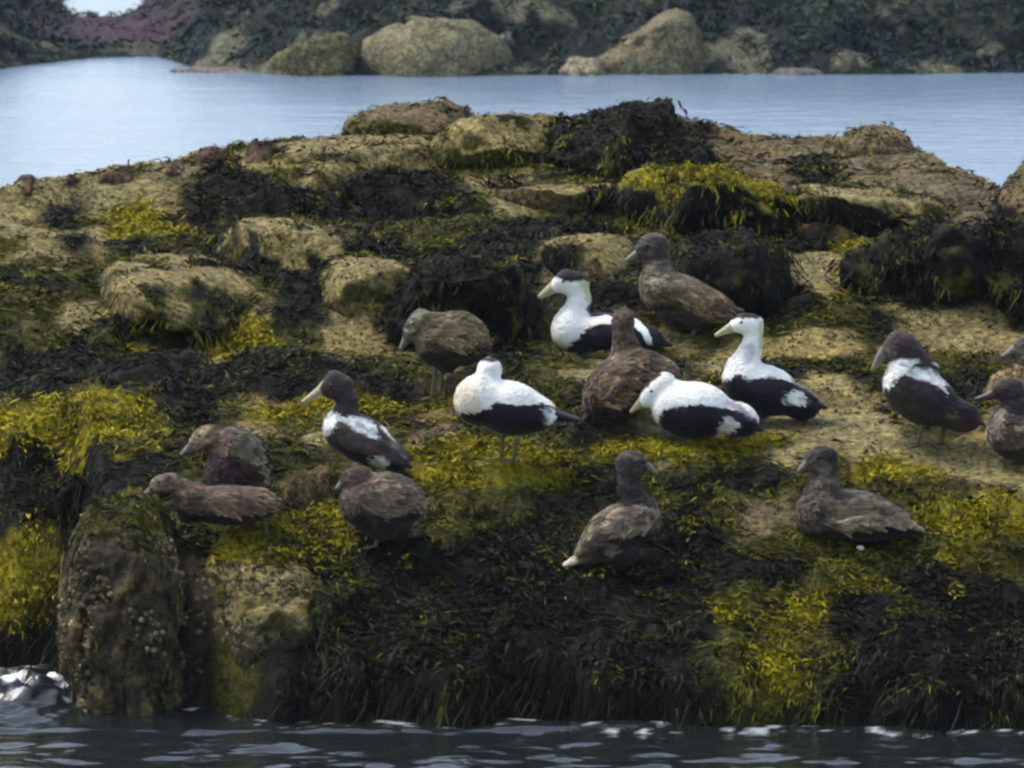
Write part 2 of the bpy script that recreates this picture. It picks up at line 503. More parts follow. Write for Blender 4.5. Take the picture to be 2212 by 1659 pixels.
# ================================================================ what covers the rock
BARE, DARK, OLIVE, YELLOW, BROWN, BLACKROCK = 0, 1, 2, 3, 4, 5
ZONES = [
 (DARK, [(0, 760), (300, 760), (600, 770), (800, 780), (900, 840), (860, 870), (600, 862), (350, 850), (200, 830), (0, 850)]),
 (BARE, [(-200, 400), (0, 395), (120, 398), (300, 370), (440, 345), (560, 330), (730, 310), (900, 300), (1000, 330), (1150, 375), (1165, 398), (1030, 400), (870, 352), (700, 352), (560, 362), (400, 385), (380, 450), (250, 440), (150, 450), (-200, 470)]),
 (BARE, [(130, 670), (200, 650), (330, 662), (400, 690), (390, 705), (250, 735), (150, 705)]),
 (BARE, [(230, 575), (420, 565), (520, 575), (560, 605), (592, 695), (500, 690), (470, 650), (380, 620), (300, 600)]),
 (BARE, [(465, 512), (500, 483), (740, 484), (762, 502), (640, 506), (560, 520), (535, 562), (500, 522)]),
 (BARE, [(1020, 395), (1150, 398), (1250, 398), (1350, 393), (1395, 420), (1380, 450), (1250, 460), (1080, 455), (1020, 440)]),
 (BARE, [(935, 305), (1000, 262), (1080, 245), (1185, 258), (1150, 290), (1060, 302), (1000, 325)]),
 (BARE, [(1158, 540), (1200, 508), (1340, 508), (1372, 540), (1360, 585), (1250, 600), (1165, 600)]),
 (BARE, [(1695, 412), (1900, 409), (1980, 436), (2035, 485), (1960, 452), (1850, 436), (1710, 430)]),
 (BARE, [(1650, 535), (1780, 545), (1900, 545), (1850, 610), (1840, 640), (1730, 645), (1700, 590)]),
 (BARE, [(1915, 645), (2300, 640), (2300, 780), (1990, 768), (1920, 705)]),
 (BARE, [(1650, 845), (1780, 800), (1900, 820), (1920, 860), (1960, 950), (2120, 940), (2300, 1000), (2300, 1090), (2100, 1040), (1950, 1010), (1770, 990), (1660, 945), (1640, 880)]),
 (BARE, [(700, 590), (800, 565), (905, 565), (880, 640), (740, 662), (700, 640)]),
 (BARE, [(1500, 790), (1560, 735), (1660, 730), (1640, 790), (1540, 840)]),
 (BROWN, [(1500, 262), (1600, 280), (1800, 292), (1880, 272), (1960, 296), (2060, 356), (2160, 400), (2160, 500), (2040, 485), (1900, 410), (1750, 402), (1600, 392), (1530, 345)]),
 (BROWN, [(1560, 1085), (1690, 1060), (1715, 1150), (1600, 1175)]),
 (BROWN, [(880, 905), (975, 880), (985, 935), (900, 960)]),
 (BROWN, [(720, 262), (1090, 222), (1100, 240), (940, 300), (735, 315)]),
 (BARE, [(600, 1078), (620, 1030), (660, 1003), (728, 1015), (705, 1085)]),
 (DARK, [(380, 402), (480, 350), (560, 388), (700, 360), (850, 358), (990, 400), (1010, 470), (860, 492), (640, 472), (480, 480), (400, 462)]),
 (DARK, [(1170, 275), (1250, 240), (1420, 244), (1512, 285), (1512, 372), (1400, 362), (1200, 388), (1165, 330)]),
 (DARK, [(840, 600), (900, 560), (1050, 518), (1165, 520), (1172, 600), (1150, 705), (1060, 745), (950, 660), (850, 650)]),
 (DARK, [(1480, 405), (1620, 368), (1715, 450), (1700, 512), (1560, 502), (1460, 450)]),
 (DARK, [(1470, 535), (1600, 525), (1680, 575), (1745, 655), (1620, 662), (1560, 622), (1450, 575)]),
 (DARK, [(1845, 640), (1900, 525), (2000, 480), (2150, 480), (2300, 465), (2300, 660), (2100, 655), (1900, 640)]),
 (DARK, [(2160, 400), (2300, 350), (2300, 480), (2160, 490)]),
 (DARK, [(0, 995), (250, 985), (360, 975), (380, 1020), (330, 1060), (230, 1110), (190, 1165), (-200, 1165), (-200, 995)]),
 (DARK, [(-200, 1345), (130, 1345), (150, 1470), (-200, 1470)]),
 (DARK, [(560, 1300), (700, 1230), (800, 1172), (1000, 1180), (1180, 1120), (1300, 1220), (1450, 1230), (1500, 1300), (1480, 1400), (1400, 1610), (600, 1610), (600, 1480)]),
 (DARK, [(1900, 1380), (2300, 1230), (2300, 1610), (1750, 1610), (1800, 1480)]),
 (DARK, [(1420, 1035), (1700, 1005), (1740, 1035), (1560, 1062), (1450, 1090)]),
 (DARK, [(1100, 1085), (1320, 1060), (1320, 1135), (1180, 1125)]),
 (DARK, [(540, 565), (640, 520), (720, 560), (700, 690), (620, 702), (592, 660)]),
 (DARK, [(100, 440), (185, 440), (185, 500), (100, 500)]),
 (DARK, [(1700, 350), (1760, 330), (1830, 390), (1740, 400)]),
 (DARK, [(1860, 680), (1910, 680), (1920, 750), (1880, 740)]),
 (YELLOW, [(-200, 880), (0, 880), (100, 860), (200, 842), (290, 852), (345, 900), (352, 962), (250, 978), (100, 988), (-200, 992)]),
 (YELLOW, [(-200, 1178), (0, 1175), (90, 1165), (180, 1185), (185, 1250), (150, 1290), (80, 1335), (-200, 1325)]),
 (YELLOW, [(240, 472), (300, 458), (400, 475), (385, 512), (260, 507)]),
 (YELLOW, [(180, 740), (330, 728), (480, 690), (600, 698), (642, 760), (470, 790), (380, 762)]),
 (YELLOW, [(1350, 385), (1450, 362), (1535, 364), (1510, 392), (1400, 405)]),
 (YELLOW, [(880, 965), (1000, 940), (1200, 985), (1400, 950), (1650, 942), (1710, 962), (1500, 1002), (1320, 1002), (1200, 1055), (1000, 1065), (900, 1040)]),
 (YELLOW, [(600, 1122), (700, 1090), (742, 1130), (765, 1190), (690, 1235), (560, 1275), (470, 1262), (480, 1222), (560, 1172)]),
 (YELLOW, [(1830, 1045), (1900, 992), (2000, 1002), (2030, 1025), (1900, 1055)]),
 (YELLOW, [(2000, 1085), (2300, 1060), (2300, 1130), (2100, 1160), (1990, 1120)]),
 (YELLOW, [(560, 876), (700, 865), (980, 870), (965, 905), (700, 912), (570, 902)]),
 (YELLOW, [(1700, 1330), (1800, 1290), (1900, 1250), (1960, 1262), (1800, 1350), (1720, 1430), (1650, 1500), (1610, 1450)]),
 (YELLOW, [(1530, 1330), (1600, 1305), (1625, 1360), (1560, 1392)]),
 (YELLOW, [(1800, 522), (1905, 520), (1890, 550), (1830, 550)]),
 (YELLOW, [(2000, 1200), (2150, 1160), (2160, 1200), (2020, 1260)]),
]
cover = np.full((NY, NX), OLIVE, np.int8)
nz = fbm(P3(GX, GY * 0.8), 0.34, 3, 77)
cover[nz > 0.20] = DARK
cover[(nz < -0.30) & (GY > 30.5)] = BARE
u_ = 1106 + GX * px_per_m(GY)
_dc = np.interp(u_, _cu, _cD)
nr = fbm(P3(GX, GY), 0.22, 3, 78)
cover[(u_ < 740) & (GY > _dc - 1.3 + 0.5 * nr) & (nr < 0.25)] = BARE
cover[(u_ > 1500) & (GY > _dc - 1.4 + 0.5 * nr) & (nr < 0.30)] = BROWN
jx = GX + 0.07 * fbm(P3(GX, GY), 0.11, 3, 61)
jy = GY + 0.16 * fbm(P3(GX, GY), 0.16, 3, 62)
hit_cache = {}
for typ, poly in ZONES:
    W = []
    n = len(poly)
    for a in range(n):                                  # outline walked on the ground, a few steps per side
        (ua, va), (ub, vb) = poly[a], poly[(a + 1) % n]
        for t in (0.0, 0.34, 0.67):
            W.append(cast(ua + (ub - ua) * t, va + (vb - va) * t, hs, n=1100)[:2])
    W = np.array(W)
    bx = (GX > W[:, 0].min() - 0.3) & (GX < W[:, 0].max() + 0.3) & (GY > W[:, 1].min() - 0.4) & (GY < W[:, 1].max() + 0.4)
    idx = np.nonzero(bx)
    ins = in_poly(jx[idx], jy[idx], W)
    cover[idx[0][ins], idx[1][ins]] = typ
_u29 = 1106 + GX * px_per_m(29.4)
front = (GY < 29.75 + 0.25 * nz) & (_u29 > 590)
cover[front & (_u29 + 260 * nz < 1520) & (nr < 0.30)] = DARK
cover[front & (_u29 + 300 * nz > 1850) & (nr < 0.22)] = DARK
cover[(GY < 30.0) & (_u29 > 395) & (_u29 < 460) & (H < 0.75)] = DARK  # cleft between the front blocks: its shade painted as dark cover
# the two front blocks stay mostly bare rock below their weedy tops
for k, typ in ((0, BLACKROCK),):
    V = ROCKS[k][1]
    c = V.mean(0)
    r = V.max(0) - V.min(0)
    foot = (np.abs(GX - c[0]) < r[0] * 0.53) & (GY < c[1] + 0.05) & (H < ROCKS[k][1][:, 2].max() - (0.16 if k == 0 else 0.10))
    cover[foot] = typ
cover[(H > 0.0) & (H < 0.05) & (GY < 31)] = DARK
cov_s = lambda x, y: cover[np.clip(np.searchsorted(YS, y), 0, NY - 1), np.clip(((np.asarray(x) - XS[0]) / 0.018 + 0.5).astype(int), 0, NX - 1)]

BASECOL = np.zeros((6, 3))
BASECOL[BARE] = lin(132, 119, 73)
BASECOL[DARK] = lin(17, 18, 10)
BASECOL[OLIVE] = lin(64, 62, 20)
BASECOL[YELLOW] = lin(122, 113, 14)
BASECOL[BROWN] = lin(106, 92, 64)
BASECOL[BLACKROCK] = lin(56, 51, 36)
def blurred(A, n=2):
    for _ in range(n):
        A = (A + np.roll(A, 1, 0) + np.roll(A, -1, 0) + np.roll(A, 1, 1) + np.roll(A, -1, 1)) / 5
    return A
covcol = BASECOL[cover]
for c in range(3):
    covcol[..., c] = blurred(covcol[..., c], 2)
warm = fbm(P3(GX, GY), 0.5, 2, 88)[..., None]
covcol = covcol * (1 + warm * np.array([0.10, 0.02, -0.25]))
cc = [sampler(covcol[..., k]) for k in range(3)]
def col_at(x, y):
    return np.stack([f(x, y) for f in cc], -1)

weedy = np.isin(cover, (DARK, OLIVE, YELLOW)).astype(float)
weedy = blurred(weedy, 6)
lump = 0.065 * np.clip(fbm(P3(GX, GY), 0.18, 2, 91), -0.35, 1) + 0.012 * fbm(P3(GX, GY), 0.05, 2, 92)
fine = 0.007 * fbm(P3(GX, GY), 0.045, 2, 93)
detail = weedy * lump + fine
ZB = H0 + detail
ground = mesh_obj('rock_islet', np.stack([GX, GY, ZB], -1).reshape(-1, 3), grid_faces(NX, NY), M_ROCK, cols=covcol.reshape(-1, 3))
tag(ground, kind='structure')
H = np.maximum(H, ZB)
hs = sampler(H)
Hs = blurred(H.copy(), 8)
gy_, gx_ = np.gradient(Hs, YS, XS)
gxs, gys = sampler(gx_), sampler(gy_)

# what grows on the tops and on the steep sides of each boulder
BTYPE = {0: (OLIVE, BLACKROCK), 1: (YELLOW, BARE), 2: (BARE, BARE), 3: (BARE, BARE), 4: (BARE, DARK), 5: (BARE, BARE), 6: (BROWN, OLIVE),
         7: (BARE, OLIVE), 8: (DARK, DARK), 9: (BARE, BROWN), 10: (BARE, BROWN), 11: (YELLOW, DARK), 12: (BARE, DARK), 13: (DARK, DARK),
         14: (DARK, DARK), 15: (DARK, DARK), 16: (BROWN, DARK), 17: (BARE, BARE), 18: (DARK, DARK), 19: (BROWN, BROWN), 21: (DARK, DARK)}
def boulder_cover(bi, P, Nz):
    top, side = BTYPE.get(bi, (BROWN, BROWN))
    if bi < 2:
        Nz = Nz + np.where(P[:, 2] > ROCK_TOP[bi] - 0.12, 0.1, -0.6)
    n = fbm(P, 0.12, 3, 400 + bi)
    t = np.where(Nz + 0.35 * n > 0.50, top, side)
    if bi == 1:
        t = np.where(P[:, 0] + 0.10 * n > -0.78, DARK, t)
    if top == BARE or side == BARE:
        n2 = fbm(P, 0.22, 3, 470 + bi)
        t = np.where((n2 > 0.16) & (Nz < 0.97), OLIVE, t)
        t = np.where((n2 > 0.36), DARK, t)
    if bi == 1:
        t = np.where((P[:, 0] < -0.80) & (P[:, 2] < ROCK_TOP[1] - 0.12), BARE, t)
    if top == DARK:
        t = np.where(n < -0.38, OLIVE, t)
    return t
ROCK_TOP = [R[1][:, 2].max() for R in ROCKS]
def vert_normals(V, F):
    fn = np.cross(V[F[:, 1]] - V[F[:, 0]], V[F[:, 2]] - V[F[:, 0]])
    N = np.zeros_like(V)
    for k in range(3):
        np.add.at(N, F[:, k], fn)
    return N / (np.linalg.norm(N, axis=1)[:, None] + 1e-12)
for bi, (lab, V, F) in enumerate(ROCKS):
    o_c = V.mean(0)
    c = BASECOL[boulder_cover(bi, V, vert_normals(V, F)[:, 2])]
    nn = fbm(V, 0.10, 3, 450 + bi)[:, None]
    c = c * (1 + 0.25 * nn)
    if bi == 1:                                         # algal stain and wet foot of the block
        k = sstep(0.52, 0.15, V[:, 2] + 0.25 * nn[:, 0])[:, None]
        c = c * (1 - k) + BASECOL[BLACKROCK] * 1.15 * k
    if bi == 0:
        k = np.clip(nn * 2.2 - 0.15, 0, 1)
        c = c * (1 - k) + np.array(lin(112, 96, 66)) * k
    if bi >= 26:
        c = np.tile(np.array(lin(96, 74, 58)), (len(V), 1))
    if bi == 20: c = np.tile(np.array(lin(150, 126, 92)), (len(V), 1))
    if bi == 25: c = np.tile(np.array(lin(120, 112, 104)), (len(V), 1))
    b = mesh_obj('boulder' if (V[:, 0].max() - V[:, 0].min()) > 0.34 else 'stone', V - o_c, F, M_ROCK, cols=c)
    b.location = o_c
    tag(b, lab, 'boulder' if b.name.startswith('boulder') else 'stone', 'rocks of the islet')

# ================================================================ rockweed
def area_seeds(n, meshes, rng):
    """random points on triangles, evenly by area"""
    T, A, M = [], [], []
    for mi, (V, F) in enumerate(meshes):
        if F.shape[1] == 4:
            F = np.concatenate([F[:, :3], F[:, [0, 2, 3]]])
        t = V[F]
        a = 0.5 * np.linalg.norm(np.cross(t[:, 1] - t[:, 0], t[:, 2] - t[:, 0]), axis=1)
        T.append(t)
        A.append(a)
        M.append(np.full(len(a), mi))
    T, A, M = np.concatenate(T), np.concatenate(A), np.concatenate(M)
    k = rng.choice(len(T), n, p=A / A.sum())
    r1, r2 = np.sqrt(rng.random(n)), rng.random(n)
    t = T[k]
    P = t[:, 0] * (1 - r1)[:, None] + t[:, 1] * (r1 * (1 - r2))[:, None] + t[:, 2] * (r1 * r2)[:, None]
    N = np.cross(t[:, 1] - t[:, 0], t[:, 2] - t[:, 0])
    N /= np.linalg.norm(N, axis=1)[:, None] + 1e-12
    N[N[:, 2] < 0] *= -1
    return P, N, M[k]
def fronds(name, P, L, W, lift, cols, hsf, gxf, gyf, rng, mat, slope_pull=1.2, seg=6, curl=0.5, tipcol=1.5, wander=0.5, bias=None):
    n = len(P)
    if n == 0:
        return None
    p = P[:, :2].copy()
    z = P[:, 2].copy()
    g = np.stack([gxf(p[:, 0], p[:, 1]), gyf(p[:, 0], p[:, 1])], 1)
    ang = 7.0 * vnoise(P * 2.2, 71) + 2.0 * vnoise(P * 6.0, 72) + rng.normal(0, 0.8, n)
    d = np.stack([np.cos(ang), np.sin(ang)], 1) - slope_pull * g / (0.35 + np.linalg.norm(g, axis=1))[:, None]
    if bias is not None:
        d = d + bias(P)
    d /= np.linalg.norm(d, axis=1)[:, None] + 1e-9
    tw = rng.normal(0, 0.7, n)
    ph = rng.random(n) * 6.28
    pts, wid = [], []
    step = L / seg
    for i in range(seg + 1):
        t = i / seg
        pts.append(np.column_stack([p, z]))
        side = np.column_stack([-d[:, 1] * np.cos(tw), d[:, 0] * np.cos(tw), np.sin(tw)])
        prof = (0.55 + 0.9 * math.sin(math.pi * min(t * 0.95 + 0.1, 1.0))) * (1 if i < seg else 0.25)
        wid.append(side * (W * prof * (1 + 0.35 * np.sin(ph + 9 * t)))[:, None])
        eps = 0.03
        s = np.clip((hsf(p[:, 0] + d[:, 0] * eps, p[:, 1] + d[:, 1] * eps) - hsf(p[:, 0], p[:, 1])) / eps, -6, 3)
        hstep = step / np.sqrt(1 + s * s)
        p = p + d * hstep[:, None]
        l = lift * math.sin(math.pi * (0.15 + 0.8 * t)) + 0.004
        zt = hsf(p[:, 0], p[:, 1]) + l + 0.25 * lift * np.sin(ph * 2 + 7 * t)
        z = np.clip(zt, z - 1.1 * step, z + 0.9 * step)
        a = rng.normal(0, wander, n)
        d = np.column_stack([d[:, 0] * np.cos(a) - d[:, 1] * np.sin(a), d[:, 0] * np.sin(a) + d[:, 1] * np.cos(a)])
        tw = tw + rng.normal(0, curl, n)
    pts, wid = np.stack(pts, 1), np.stack(wid, 1)
    V = np.stack([pts - wid * 0.5, pts + wid * 0.5], 2).reshape(-1, 3)
    k = 2 * (seg + 1)
    base = np.arange(n)[:, None] * k + 2 * np.arange(seg)[None, :]
    F = np.stack([base, base + 1, base + 3, base + 2], -1).reshape(-1, 4)
    tt = np.repeat(np.linspace(0, 1, seg + 1), 2)[None, :, None]
    C = (cols[:, None, :] * (0.75 + (tipcol - 0.75) * tt)).reshape(-1, 3)
    return mesh_obj(name, V, F, mat, cols=C)

near_meshes = [(np.stack([GX, GY, ZB], -1).reshape(-1, 3), grid_faces(NX, NY))] + [(V, F) for _, V, F in ROCKS]
def filt(P, N):
    u = 1106 + P[:, 0] * px_per_m(P[:, 1])
    Dc = np.interp(u, _cu, _cD)
    return (P[:, 2] > hs(P[:, 0], P[:, 1]) - 0.05 - 0.25 * (N[:, 2] < 0.5)) & (P[:, 2] > -0.01) & (P[:, 1] < Dc + 0.5) & (np.abs(P[:, 0]) < 2.9)
def mat_colours(P, stops, rng, s=0):
    """patchy colour: neighbours alike, light and dark clumps"""
    c = np.array(sorted([lin(*q) for q in stops], key=sum))
    t = 0.5 + 0.75 * fbm(P, 0.13, 3, 500 + s) + rng.normal(0, 0.10, len(P))
    x = np.clip(t, 0, 0.999) * (len(c) - 1)
    i = x.astype(int)
    f = (x - i)[:, None]
    return (c[i] * (1 - f) + c[i + 1] * f) * rng.uniform(0.85, 1.15, len(P))[:, None]
def palette(n, stops, rng):
    c = np.array([lin(*s) for s in stops])
    i = rng.integers(0, len(c), n)
    j = rng.integers(0, len(c), n)
    t = rng.random(n)[:, None]
    return (c[i] * (1 - t) + c[j] * t) * rng.uniform(0.7, 1.3, n)[:, None]
BIRD_SPOTS = []          # filled by the bird table (x, y, radius): weed lies flat under a bird
def clear_of_birds(P, lift, L):
    for (bx, by, br) in BIRD_SPOTS:
        d = np.hypot(P[:, 0] - bx, (P[:, 1] - by + 0.05) * 0.9)
        k = np.clip((d - br * 0.6) / (br * 0.7), 0.12, 1)
        lift = lift * k
        L = L * (0.5 + 0.5 * k)
    return lift, L
def grow_near():
    rng = np.random.default_rng(5)
    def typed(P, N, mi):
        t = cov_s(P[:, 0], P[:, 1]).astype(int)
        for k in np.unique(mi):
            if k > 0:
                m = mi == k
                t[m] = boulder_cover(k - 1, P[m], N[m, 2])
        return t
    seeds, N, mi = area_seeds(46000, near_meshes, rng)
    s2, n2, m2 = area_seeds(26000, near_meshes, rng)           # the front hangs thickest
    fr2 = s2[:, 1] < 30.1
    seeds, N, mi = np.concatenate([seeds, s2[fr2]]), np.concatenate([N, n2[fr2]]), np.concatenate([mi, m2[fr2]])
    ok = filt(seeds, N)
    seeds, N, mi = seeds[ok], N[ok], mi[ok]
    typ = typed(seeds, N, mi)
    # the faces of the two front blocks are bare
    blockx = (seeds[:, 0] < -0.80) & (seeds[:, 0] > -1.76) & (seeds[:, 1] < 29.75)
    drop = (blockx & (mi == 0) & (seeds[:, 2] < 0.62)) | (np.isin(mi, (1, 2)) & blockx & (seeds[:, 2] < np.where(mi == 1, ROCK_TOP[0], ROCK_TOP[1]) - 0.13))
    seeds, N, mi, typ = seeds[~drop], N[~drop], mi[~drop], typ[~drop]
    far = np.clip((seeds[:, 1] - 31.5) / 6, 0, 1)
    # (cover type, name, label, fronds per holdfast, length, width, lift, palette)
    kinds = [
      (DARK, 'dark_rockweed', 'blackish wet rockweed hanging in mats over the islet', 10, (0.05, 0.13), (0.003, 0.0065), (0.003, 0.028),
        [(9, 10, 6), (14, 15, 9), (19, 21, 12), (25, 27, 16), (34, 37, 22), (48, 52, 30)], 1.25),
      (OLIVE, 'olive_rockweed', 'olive green rockweed spread across the islet', 10, (0.04, 0.09), (0.003, 0.0065), (0.003, 0.024),
        [(34, 35, 12), (50, 50, 14), (66, 66, 17), (84, 82, 20), (100, 96, 24), (114, 108, 34)], 1.2),
      (YELLOW, 'yellow_rockweed', 'bright yellow green rockweed in soft mats on the islet', 16, (0.03, 0.07), (0.0035, 0.0075), (0.004, 0.026),
        [(82, 75, 8), (105, 97, 8), (124, 115, 8), (140, 130, 10), (152, 142, 12), (162, 151, 20)], 1.1),
    ]
    for typ_id, name, lab, per, Lr, Wr, lr, pal, tip in kinds:
        P = seeds[typ == typ_id]
        fr = far[typ == typ_id]
        onb = mi[typ == typ_id] > 0
        stray = seeds[(typ != typ_id) & (rng.random(len(seeds)) < (0.10 if typ_id == DARK else 0.085 if typ_id == OLIVE else 0.006)) & (typ != BARE)]
        P = np.concatenate([P, stray])
        fr = np.concatenate([fr, np.full(len(stray), 0.3)])
        onb = np.repeat(np.concatenate([onb, np.zeros(len(stray), bool)]), per)
        tone = rng.uniform(0.6, 1.4, len(P))
        P = np.repeat(P, per, 0)
        fr = np.repeat(fr, per)
        tone = np.repeat(tone, per)
        n = len(P)
        P = P + rng.normal(0, 1, (n, 3)) * np.array([0.03, 0.03, 0.0])
        hz = hs(P[:, 0], P[:, 1])
        P[:, 2] = np.where(np.abs(hz - P[:, 2]) < 0.08, hz, P[:, 2])
        L = rng.uniform(*Lr, n) * (1 + 0.15 * fr)
        L = np.where(onb, L * 0.6, L)
        W = rng.uniform(*Wr, n) * (1 + 0.3 * fr)
        lift = rng.uniform(*lr, n)
        lift, L = clear_of_birds(P, lift, L)
        C = mat_colours(P, pal, rng, typ_id)
        steep = np.hypot(gxs(P[:, 0], P[:, 1]), gys(P[:, 0], P[:, 1]))
        if typ_id == DARK:
            L = L * (1 + 1.2 * np.clip(steep - 0.6, 0, 1) * (P[:, 1] < 30.2) - 0.35 * (P[:, 1] > 31.5))
        o = fronds(name, P, L, W, lift, C, hs, gxs, gys, rng, M_WEED, tipcol=tip, seg=3, wander=0.6, slope_pull=1.8,
                   bias=lambda Q: np.column_stack([-1.1 * (Q[:, 1] < 30.1) * (0.6 + vnoise(Q * 1.8, 81)), np.zeros(len(Q))]))      # the ebb combed it to the left
        tag(o, lab, 'seaweed', kind='stuff')
        print(name, n)
    # sparse scraps of weed and barnacles on bare rock
    rng = np.random.default_rng(9)
    S, N, mi = area_seeds(90000, near_meshes, rng)
    S2, N2, m2 = area_seeds(17000, [near_meshes[1], near_meshes[2]], rng)
    S, N, mi = np.concatenate([S, S2]), np.concatenate([N, N2]), np.concatenate([mi, m2 + 1])
    ok = filt(S, N) & np.isin(typed(S, N, mi), (BARE, BROWN, BLACKROCK))
    S, N = S[ok], N[ok]
    sc = S[rng.random(len(S)) < 0.07]
    n = len(sc)
    o = fronds('weed_scraps', sc, rng.uniform(0.03, 0.08, n), rng.uniform(0.006, 0.012, n), rng.uniform(0.004, 0.015, n),
               palette(n, [(60, 54, 26), (84, 72, 30), (40, 34, 22)], rng), hs, gxs, gys, rng, M_WEED, seg=3)
    tag(o, 'thin scraps of olive weed stuck to the bare rock', 'seaweed', kind='stuff')
    keep = vnoise(S * 4.0, 3) + 0.5 * vnoise(S * 11.0, 4) > 0.0
    B, BN = S[keep], N[keep]
    n = len(B)
    blk = (B[:, 1] < 30.0) & (B[:, 0] < -0.7)
    r = rng.uniform(0.004, 0.0095, n) * np.where(blk, 1.35, 1.0)
    a = np.linspace(0, 2 * np.pi, 6, endpoint=False)
    t1 = np.cross(BN, np.array([0.3, 0.2, 1.0]))
    t1 /= np.linalg.norm(t1, axis=1)[:, None] + 1e-9
    t2 = np.cross(BN, t1)
    ringv = lambda k, h: B[:, None, :] + (t1[:, None, :] * np.cos(a)[None, :, None] + t2[:, None, :] * np.sin(a)[None, :, None]) * (r * k)[:, None, None] + BN[:, None, :] * (r * h)[:, None, None]
    V = np.concatenate([ringv(1.0, -0.2), ringv(0.55, 0.9), ringv(0.25, 0.55)], 1).reshape(-1, 3)
    q = np.arange(6)
    f = np.concatenate([np.stack([q + 6 * s, (q + 1) % 6 + 6 * s, (q + 1) % 6 + 6 * (s + 1), q + 6 * (s + 1)], 1) for s in (0, 1)])
    F = (np.arange(n)[:, None, None] * 18 + f[None]).reshape(-1, 4)
    C = np.repeat(palette(n, [(136, 122, 92), (160, 146, 116), (112, 99, 70), (96, 84, 60)], rng), 18, 0)
    o = mesh_obj('barnacles', V, F, M_ROCK, cols=C, smooth=False)
    tag(o, 'crust of small pale barnacles on the bare rock', 'barnacles', kind='stuff')
    print('barnacles', n)

# ================================================================ far shore
FXS = np.arange(-9.0, 9.001, 0.06)
FYS = np.arange(63.5, 84.0, 0.07)
FGX, FGY = np.meshgrid(FXS, FYS)
def far_z(x, y):
    u = 1106 + x * px_per_m(68)
    toe = np.interp(u, [-900, 0, 200, 330, 420, 600, 1000, 1400, 2212, 3100], [66.9, 66.9, 68.4, 68.6, 67.2, 66.4, 66.2, 66.3, 66.3, 66.3])
    topz = np.interp(u, [-900, -250, -60, 20, 110, 200, 300, 400, 560, 700, 2212, 3000], [1.5, 1.1, 0.72, 0.30, 0.18, 0.18, 0.34, 0.5, 0.75, 1.15, 1.5, 1.7])
    w = y - toe + 0.5 * fbm(P3(x, y * 0), 1.6, 3, 105)
    z = np.where(w > 0, topz * (1 - np.exp(-np.clip(w, 0, None) / (0.9 + 0.9 * topz))), 0.5 * w)
    dipw = np.interp(u, [-30, 40, 200, 260], [0, 1, 1, 0])
    z = z - dipw * 0.30 * np.clip(y - 72.2, 0, 3.0)
    z = z * np.where(y > 74, np.clip(1 - (y - 74) / 8, -0.2, 1), 1)
    g = sstep(-0.02, 0.3, z) * np.clip(topz / 0.6, 0.2, 1.0)
    return z + g * (0.24 * fbm(P3(x, y), 0.9, 3, 111) + 0.12 * fbm(P3(x, y), 0.35, 2, 112))
FH = far_z(FGX, FGY)
fhs = sampler(FH, FXS, FYS)
fgy, fgx = np.gradient(blurred(FH.copy(), 3), FYS, FXS)
fgxs, fgys = sampler(fgx, FXS, FYS), sampler(fgy, FXS, FYS)
FAR = [
 (570, 800, 68, 190, 0.60, 2.4, 66.5, (108, 104, 74), 'tan rounded boulder left of the pale dome on the far shore'),
 (745, 1110, 36, 190, 0.80, 2.3, 66.8, (128, 122, 94), 'largest pale domed boulder on the far shore'),
 (1050, 1145, 60, 172, 0.40, 2.5, 67.2, (104, 108, 100), 'grey blue stone squeezed right of the pale dome'),
 (1185, 1330, 122, 176, 0.40, 2.3, 66.5, (136, 128, 108), 'low pinkish stones at the foot of the sloping far rock'),
 (1180, 1500, -20, 172, 0.70, 3.6, 66.9, (122, 114, 88), 'pale sloping rock face with dark pits on the far shore'),
 (1832, 1902, 120, 168, 0.24, 2.3, 66.5, (104, 106, 84), 'small round yellowish stone on the far shore at right'),
 (1652, 1788, 146, 174, 0.26, 2.4, 66.3, (112, 106, 108), 'flat greyish stone at the waterline of the far shore'),
 (356, 556, 146, 170, 0.30, 2.6, 66.7, (128, 118, 112), 'flat tan rock awash in the water before the far shore'),
 (140, 226, 132, 154, 0.22, 2.5, 68.3, (126, 108, 104), 'leftmost flat pinkish stone on the far waterline'),
 (232, 316, 130, 152, 0.22, 2.5, 68.4, (132, 116, 106), 'second flat pinkish stone on the far waterline'),
 (537, 590, 38, 100, 0.30, 2.4, 68.2, (116, 120, 92), 'upright pale stone in dark weed above the far waterline'),
]
